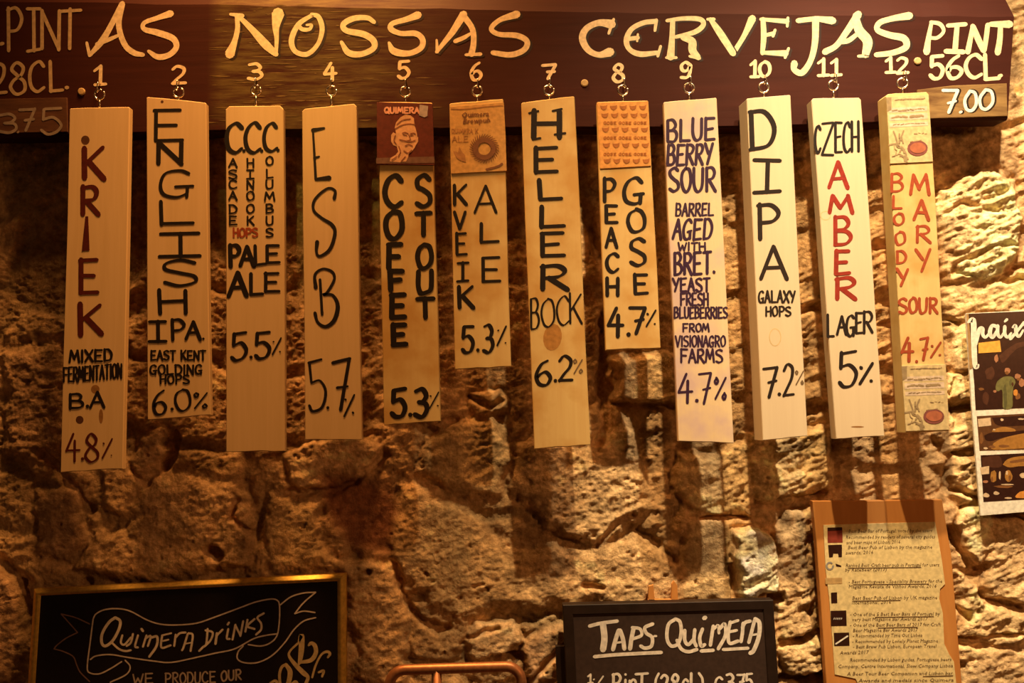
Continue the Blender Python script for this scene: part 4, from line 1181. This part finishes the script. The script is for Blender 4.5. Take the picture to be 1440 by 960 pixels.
# ------------------------------------------------------------------ dark framed chalk board, lower middle
tpl = Plane(-.048)
O = [(791.5, 850.5), (1087.5, 843.5), (1109, 1180), (807, 1190)]
I = [(806, 864), (1073.5, 857), (1093, 1168), (821, 1176)]
taps = thing('chalk_menu_board', 'black wooden framed board chalked TAPS QUIMERA and a half pint price', 'blackboard', tpl.P(950, 1000))
m = MB()
prof_O = O
for k in range(4):
    a, b, ia, ib = O[k], O[(k + 1) % 4], I[k], I[(k + 1) % 4]
    v = []
    for o_, i_ in ((a, ia), (b, ib)):
        for u, hh in ((0, -.022), (0, -.001), (.06, 0), (.94, 0), (1, -.001), (1, -.022)):
            v.append(tpl.P(o_[0] + (i_[0] - o_[0]) * u, o_[1] + (i_[1] - o_[1]) * u) + tpl.n * hh)
    m.add(v, [(j, (j + 1) % 6, 6 + (j + 1) % 6, 6 + j) for j in range(6)] + [tuple(range(6))[::-1], tuple(range(6, 12))])
m.build('frame', BLACKWOOD, taps)
tp = Plane(-.0458)
m = MB(); slab(m, [(803, 862), (1075, 855), (1096, 1170), (818, 1178)], tp, .010, .0005)
m.build('slate', SLATE_WARM, taps)
m = MB(); slab(m, [(781, 908), (796, 908), (808, 1185), (794, 1186)], Plane(-.028), .008, .0008)
m.build('rear_leg', BLACKWOOD, taps)
p = Paint(tp)
for s, ww in (([(829, 880), (845, 876), (868, 873)], 5), ([(848, 878), (850, 897), (848, 913)], 9), ([(870, 886), (866, 898), (862, 913)], 6), ([(872, 886), (876, 898), (878, 912)], 6), ([(864, 904), (877, 902)], 3),
              ([(891, 883), (888, 898), (886, 912)], 6), ([(889, 882), (900, 884), (902, 893), (890, 898)], 4.5), ([(918, 877), (907, 882), (909, 890), (917, 896), (916, 908), (907, 911), (901, 908)], 5), ([(920, 894), (923, 894)], 3),
              ([(950, 870), (940, 878), (938, 897), (944, 908), (954, 904), (958, 888), (956, 874), (950, 870)], 5), ([(952, 900), (958, 912), (968, 916), (980, 913)], 5),
              ([(963, 886), (963, 900), (968, 906), (975, 899)], 5), ([(977, 885), (976, 900), (979, 908)], 5), ([(988, 884), (984, 896), (986, 908), (991, 906)], 5), ([(990, 869), (992, 868)], 6),
              ([(1003, 880), (1001, 893), (999, 907)], 5), ([(1004, 884), (1010, 879), (1011, 890)], 4), ([(1012, 884), (1019, 877), (1020, 893), (1010, 912)], 5),
              ([(1027, 874), (1024, 890), (1026, 904), (1038, 901)], 5), ([(1026, 876), (1038, 872)], 4), ([(1026, 888), (1036, 886)], 4), ([(1045, 876), (1044, 890), (1042, 902)], 5), ([(1044, 882), (1048, 875), (1055, 873)], 5),
              ([(1061, 872), (1057, 888), (1053, 903)], 5), ([(1062, 870), (1068, 876), (1067, 895), (1060, 914), (1055, 918)], 6), ([(1056, 893), (1066, 891)], 3),
              ([(836, 923), (870, 920), (930, 917)], 5), ([(986, 915), (1003, 914)], 5), ([(1017, 913), (1052, 911)], 4.5)):
    p.stroke('S', s, ww)
for ch, x0, y0, x1, y1, ww in (('1', 826, 948, 834, 960, 3), ('/', 833, 950, 848, 972, 2.5), ('2', 842, 962, 850, 974, 3), ('P', 861, 948, 873, 972, 4), ('i', 877, 946, 882, 971, 3.5), ('n', 885, 946, 895, 971, 3.5), ('T', 894, 947, 911, 971, 4),
                              ('(', 920, 946, 927, 976, 3.5), ('2', 929, 949, 940, 972, 4), ('8', 944, 948, 955, 972, 4), ('c', 959, 946, 968, 971, 3.5), ('l', 969, 946, 975, 971, 4), (')', 982, 946, 990, 976, 3.5),
                              ('C', 1006, 952, 1016, 970, 3.5), ('3', 1021, 948, 1032, 970, 4), ('7', 1037, 948, 1047, 969, 3.5), ('5', 1049, 947, 1058, 969, 3.5)):
    glyph(p, ch, x0, y0, x1, y1, ww, .2)
p.build('chalk_lettering', CHALK, taps)

# wooden hanger ends behind that board
wp = Plane(-.026)
hang = thing('wooden_hanger', 'small orange wooden fork sticking up behind the dark chalk board frame', 'wooden hanger', wp.P(932, 850))
m = MB()
slab(m, [(944, 845), (944.5, 821), (948, 816.5), (952.5, 823), (954, 845)], wp, .006, .0006)
slab(m, [(911.5, 845), (912, 824), (919, 822), (921, 845)], wp, .006, .0006)
slab(m, [(911, 842.5), (954.5, 842.5), (955, 885), (911.5, 885)], wp, .006, .0006)
m.build('fork', NOTICEWOOD, hang)

# ------------------------------------------------------------------ awards notice on its wooden board, lower right
npl = Plane(-.034)
note = thing('notice_board', 'orange wooden board holding a yellowed sheet of printed awards', 'notice board', npl.P(1250, 900))
m = MB(); slab(m, [(1142.5, 704.5), (1210, 704), (1325, 702.5), (1338, 780), (1346, 880), (1354, 975), (1362, 1120), (1170, 1125), (1162, 960), (1148, 760)], npl, .014, .001)
m.build('board', NOTICEWOOD, note)
ppl = Plane(-.0352)
m = MB()
slab(m, [(1158, 738), (1215, 736), (1315, 733.5), (1320, 760), (1325, 790), (1329, 821), (1322, 828), (1321, 842), (1326, 862), (1328, 905), (1335, 920), (1341.5, 930), (1345, 962), (1350, 1010), (1212, 1012), (1209, 966), (1203, 954), (1174, 948), (1171, 905), (1166, 840), (1161, 800)], ppl, .0009, .0002)
sheet = m.build('paper_sheet', PAPER, note)
sheet['label'] = 'yellowed paper printed with awards'
p = Paint(ppl, .0002)
LINES = [(749, 1193, 1311, 'Best Beer Bar of Portugal, voted by the users'), (757.5, 1189, 1315, 'Recommended by readers of several city guides'), (765, 1190, 1266, 'and beer maps of Lisbon, 2016'), (772, 1192, 1311, 'Best Beer Pub of Lisbon by the magazine'), (779.5, 1189, 1228, 'awards, 2016'),
         (797, 1189, 1321, 'Ranked Best Craft beer pub in Portugal for users'), (803.5, 1188, 1247, 'by RateBeer (2017)'), (820, 1193, 1325, '- Best Portuguese - Speciality Brewery for the'), (827, 1193, 1317, 'Magazine Revista de Vinhos Awards, 2016'),
         (843, 1198, 1318, 'Best Beer Pub of Lisbon by UK magazine'), (849.5, 1197, 1253, 'International, 2016'), (866, 1195, 1322, '- One of the 5 Best Beer Bars of Portugal by'), (873, 1198, 1305, 'very best Magazine Bar Awards 2017'), (881, 1195, 1323, '- One of the Best Beer Bars of 2017 for Craft'),
         (888.5, 1199, 1291, 'Beer Magazine Bar Awards 2017'), (896, 1199, 1297, '- Recommended by Time Out Lisboa'), (904, 1198, 1319, '- Recommended by Lonely Planet Magazine'), (911.5, 1199, 1317, '- Best Brew Pub Lisbon, European Travel'), (920, 1181, 1222, 'Awards 2017'),
         (930, 1195, 1338, 'Recommended by Lisbon guides, Portuguese beers'), (939, 1178, 1340, 'Company, Centre International, Slow Company Lisboa'), (949.5, 1191, 1340, 'A Beer Tour Beer Companion and Lisbon bar'), (959, 1207, 1341, 'Awards and medals since Quimera')]
for y, x0, x1, txt in LINES:
    font_row(p, txt, x0, y, x1, 5.2, -1.0, .15)
for y, x0, x1 in ((798.5, 1193, 1295), (821.8, 1200, 1306), (844.8, 1200, 1266), (867.6, 1231, 1313), (882.6, 1235, 1290), (950.8, 1298, 1340)):
    p.stroke('L', [(x0, y), (x1, y - 1)], 1.1)
p.build('printed_text', PRINT, sheet)
def patch(plane, parent, name, mat, pts, off=.0003):
    q = Paint(plane, off)
    for poly in pts:
        q.poly(poly)
    return q.build(name, mat, parent)
def rect(x0, y0, x1, y1, dx=0):
    return [(x0, y0), (x1, y0 - .5), (x1 + dx, y1 - .5), (x0 + dx, y1)]
patch(ppl, sheet, 'red_picture', flat('print_red', (.24, .035, .02), .6), [rect(1163.5, 742, 1184.5, 763, .5)])
patch(ppl, sheet, 'red_picture_top', P_DARK, [rect(1164, 741.5, 1184, 746)], .0007)
for quad in ([(1164.5, 766), (1184, 765.5), (1184, 783), (1179.5, 783), (1178.5, 778), (1172, 778), (1171, 783), (1166, 783.5)], rect(1168.5, 833, 1177, 848, .5), rect(1168, 858.5, 1190, 880, .7), rect(1172.5, 889.5, 1194, 908, .7), [(1175, 792), (1183, 795), (1183, 797), (1176, 796)]):
    patch(ppl, sheet, 'black_picture', P_DARK, [quad])
patch(ppl, sheet, 'tan_picture', flat('print_tan', (.52, .33, .13), .8), [rect(1160.5, 812.5, 1184, 821, .5)])
q = Paint(ppl, .0004)
q.stroke('S', [(1167 + 4.5 * math.cos(t), 795.5 + 4.8 * math.sin(t)) for t in (2 * math.pi * k / 14 for k in range(13))], 2.4)
q.build('ring_picture', flat('print_greyblue', (.26, .24, .22), .7), sheet)
q = Paint(ppl, .0007)
q.stroke('L', [(1175.5, 905), (1192, 894)], 2.2)
q.build('picture_stripe', WHITE, sheet)
q = Paint(ppl, .0007)
for k in range(5):
    q.stroke('L', [(1172.5 + 2.6 * k, 870.5), (1172.5 + 2.6 * k + .9, 868.5)], 1.0)
q.build('picture_marks', WHITE, sheet)

# ------------------------------------------------------------------ photo poster, right edge
fpl = Plane(-.030)
poster = thing('photo_poster', 'white-bordered photo poster with a script title, at the right edge', 'poster', fpl.P(1460, 580))
m = MB(); slab(m, [(1358.5, 440.5), (1440, 436.5), (1560, 431), (1578, 715), (1440, 720), (1379, 725), (1367, 575)], fpl, .004, .0006)
m.build('sheet', WHITE, poster)
def photo(name, base, layers):
    """one printed photograph: base tone and soft-edged shapes of colour, a single mesh"""
    mb_ = MB(); mats = []
    rr_ = random.Random(len(name))
    def put(poly, mat, off):
        if mat not in mats:
            mats.append(mat)
        mb_.add([fpl.P(x, y, off) for x, y in poly], [tuple(range(len(poly)))], mats.index(mat))
    put(base[1], base[0], .0003)
    k = 0
    for mat, polys in layers:
        for poly in polys:
            k += 1
            if len(poly) == 3:                      # (x, y), rx, ry blob
                (x, y), rx, ry = poly
                poly = [(x + rx * math.cos(a) * rr_.uniform(.8, 1.15), y + ry * math.sin(a) * rr_.uniform(.8, 1.15)) for a in (2 * math.pi * i / 11 for i in range(11))]
            elif len(poly) > 4:
                c = catmull([*poly, poly[0]], 4)
                poly = [tuple(q) for q in c[:-1]]
            put(poly, mat, .0004 + k * .000012)
    return mb_.build(name, mats, poster)
PALE = flat('photo_pale', (.62, .46, .30), .4)
P_DIM = flat('photo_dim', (.075, .028, .016), .3)
P_MID = flat('photo_mid', (.20, .085, .03), .3)
P_OLIVE = flat('photo_olive', (.10, .095, .04), .3)
photo('bar_photo', (P_DARK, [(1361, 441), (1440, 437.5), (1558, 433), (1566, 565), (1440, 573.5), (1372, 576.5), (1370, 540), (1368, 516), (1363, 490)]),
      [(P_DIM, [[(1405, 500), (1420, 488), (1440, 480), (1500, 476), (1500, 484), (1440, 487), (1424, 496), (1410, 510)], ((1392, 525), 7, 10), ((1386, 560), 5, 10)]), (P_SKIN, [((1401, 504), 3, 6)]), (P_MID, [((1380, 547), 4, 2), ((1431, 557), 4, 5)]),
       (P_GREEN, [[(1407, 532), (1414, 529), (1424, 530), (1428, 537), (1425, 545), (1424, 558), (1423, 573), (1411, 574), (1410, 560), (1409, 548), (1403, 550), (1400, 546), (1402, 537)]]), (P_OLIVE, [[(1411, 545), (1414, 540), (1416, 556), (1415, 573), (1412, 573)], ((1421, 538), 2, 5)]),
       (P_SKIN, [((1417, 521), 4, 5), ((1431, 529), 4.5, 4), ((1399, 550), 2.5, 2), ((1437, 538), 5, 6)]), (P_MID, [((1416, 524), 3, 2.5), ((1433, 533), 3, 2)]), (P_ORANGE, [((1428, 552), 3.5, 5)]), (P_DIM, [((1424, 540), 1.5, 3)])])
photo('table_photo', (P_BROWN, [(1373.5, 585), (1440, 581.5), (1567, 576), (1570, 624), (1440, 632), (1377.5, 633.5)]),
      [(P_DARK, [[(1395, 587), (1440, 584), (1560, 577), (1562, 592), (1440, 598), (1404, 598)], [(1384, 612), (1395, 608), (1420, 607), (1440, 605), (1440, 610), (1410, 615), (1394, 620), (1386, 618)]]),
       (P_AMBER, [[(1397, 623), (1410, 616), (1440, 609), (1500, 600), (1560, 600), (1566, 622), (1440, 630), (1397, 632)], [(1396, 604), (1410, 600), (1424, 602), (1428, 606), (1412, 607), (1396, 607)]]), (P_MID, [((1380, 616), 3, 8), ((1412, 627), 8, 2), ((1395, 628), 5, 2)]),
       (PALE, [[(1375, 589), (1393, 587), (1394, 598), (1376, 600)], ((1409, 590), 2.5, 1.8), ((1436, 589), 5, 1.3), ((1386, 630), 3.5, 1.5), ((1398, 604), 2, 1.2)])])
photo('glasses_photo', (P_DARK, [(1379, 640), (1440, 637), (1570, 632), (1575, 698), (1440, 702), (1383, 705.5)]),
      [(P_DIM, [[(1381, 643), (1405, 641), (1408, 656), (1392, 657), (1382, 655)]]), (P_AMBER, [[(1410, 653), (1418, 645), (1440, 641), (1500, 641), (1500, 655), (1440, 655), (1420, 657)], ((1397, 670), 4.5, 9), ((1418, 669), 5.5, 8)]),
       (P_MID, [[(1420, 648), (1440, 645), (1470, 645), (1470, 648), (1440, 649), (1422, 651)], ((1395, 674), 2, 4), ((1420, 672), 2, 4), ((1440, 668), 8, 3), ((1412, 684), 14, 2)]),
       (PALE, [[(1378, 657), (1391, 655), (1391, 666), (1380, 667)], ((1406, 668), 1.6, 7), ((1438, 668), 4, 4), ((1387, 696), 5, 3), ((1401, 693), 4.5, 2.4), ((1417, 681), 10, 1), ((1418, 700), 5, 1.2), ((1416, 665), 1.6, 3)]), (P_ORANGE, [[(1440, 690), (1450, 684), (1470, 690), (1470, 698), (1430, 700), (1433, 692)]]), (P_SKIN, [((1386, 677), 4, 2)])])
q = Paint(fpl, .0009)
for s in ([(1361.5, 453, 3), (1366, 450, 7), (1369, 453, 8), (1369.5, 480, 8), (1371, 512, 7), (1374, 516, 5), (1376, 513, 3)], [(1373, 484, 3), (1377, 464, 6), (1382, 462, 5), (1382, 470, 5), (1386, 474, 4), (1393, 466, 3)],
          [(1402, 459, 5), (1395, 458, 5), (1392, 468, 6), (1396, 474, 5), (1402, 465, 4)], [(1403, 458, 5), (1403, 469, 5), (1407, 474, 4), (1412, 467, 3)], [(1413, 459, 5), (1413, 469, 5), (1417, 474, 4), (1422, 468, 3)], [(1413, 452, 3), (1416, 449, 4)],
          [(1424, 460, 3), (1428, 458, 5), (1429, 468, 5), (1433, 473, 4), (1439, 464, 3)], [(1440, 453, 4), (1430, 466, 4), (1421, 476, 5)], [(1441, 456, 5), (1448, 462, 5), (1452, 472, 4), (1462, 466, 3)]):
    q.stroke('S', s, 5)
q.build('script_title', WHITE, poster)
patch(fpl, poster, 'orange_sticker', P_STICKER, [[(1376, 482), (1406, 478.5), (1408, 494.5), (1376, 496.5)]], .0008)
patch(fpl, poster, 'photo_edge', flat('poster_edge', (.36, .22, .09), .6), [[(1358.8, 441), (1362, 440.8), (1368, 517), (1363.5, 519)]], .0006)

# ------------------------------------------------------------------ copper tube rack standing on the floor, bottom middle
rp = Plane(-.150)
rack = thing('tubular_rack', 'copper-brown bent tube rack standing in front of the bare stone', 'rack', (rp.P(640, 960)[0], -.150, 0))
zt = rp.P(640, 940)[2]
xl, xr = rp.P(548, 940)[0], rp.P(733, 940)[0]
rt, rc = .0085, .024
def arc(cx, cz, a0, a1, n=7):
    return [np.array([cx + rc * math.cos(a), -.150, cz + rc * math.sin(a)]) for a in np.linspace(a0, a1, n)]
path = [np.array([xl, -.150, .004])] + arc(xl + rc, zt - rc, math.pi, math.pi / 2) + arc(xr - rc, zt + .002 - rc, math.pi / 2, 0) + [np.array([xr, -.150, .004])]
m = MB(); tube(m, path, rt, 12); m.build('bent_tube', COPPER, rack, True)
xb = rp.P(614, 950)[0]
m = MB(); tube(m, [np.array([xb, -.150, .30]), np.array([xb, -.150, zt])], rt * .95, 12); m.build('upright', COPPER, rack, True)
for zz in (.30,):
    m = MB(); tube(m, [np.array([xl, -.150, zz]), np.array([xr, -.150, zz])], rt * .95, 12); m.build('crossbar', COPPER, rack, True)
for x in (xl, xr):
    m = MB(); tube(m, [np.array([x, -.40, .0075]), np.array([x, -.10, .0075])], rt, 12); m.build('foot', COPPER, rack, True)
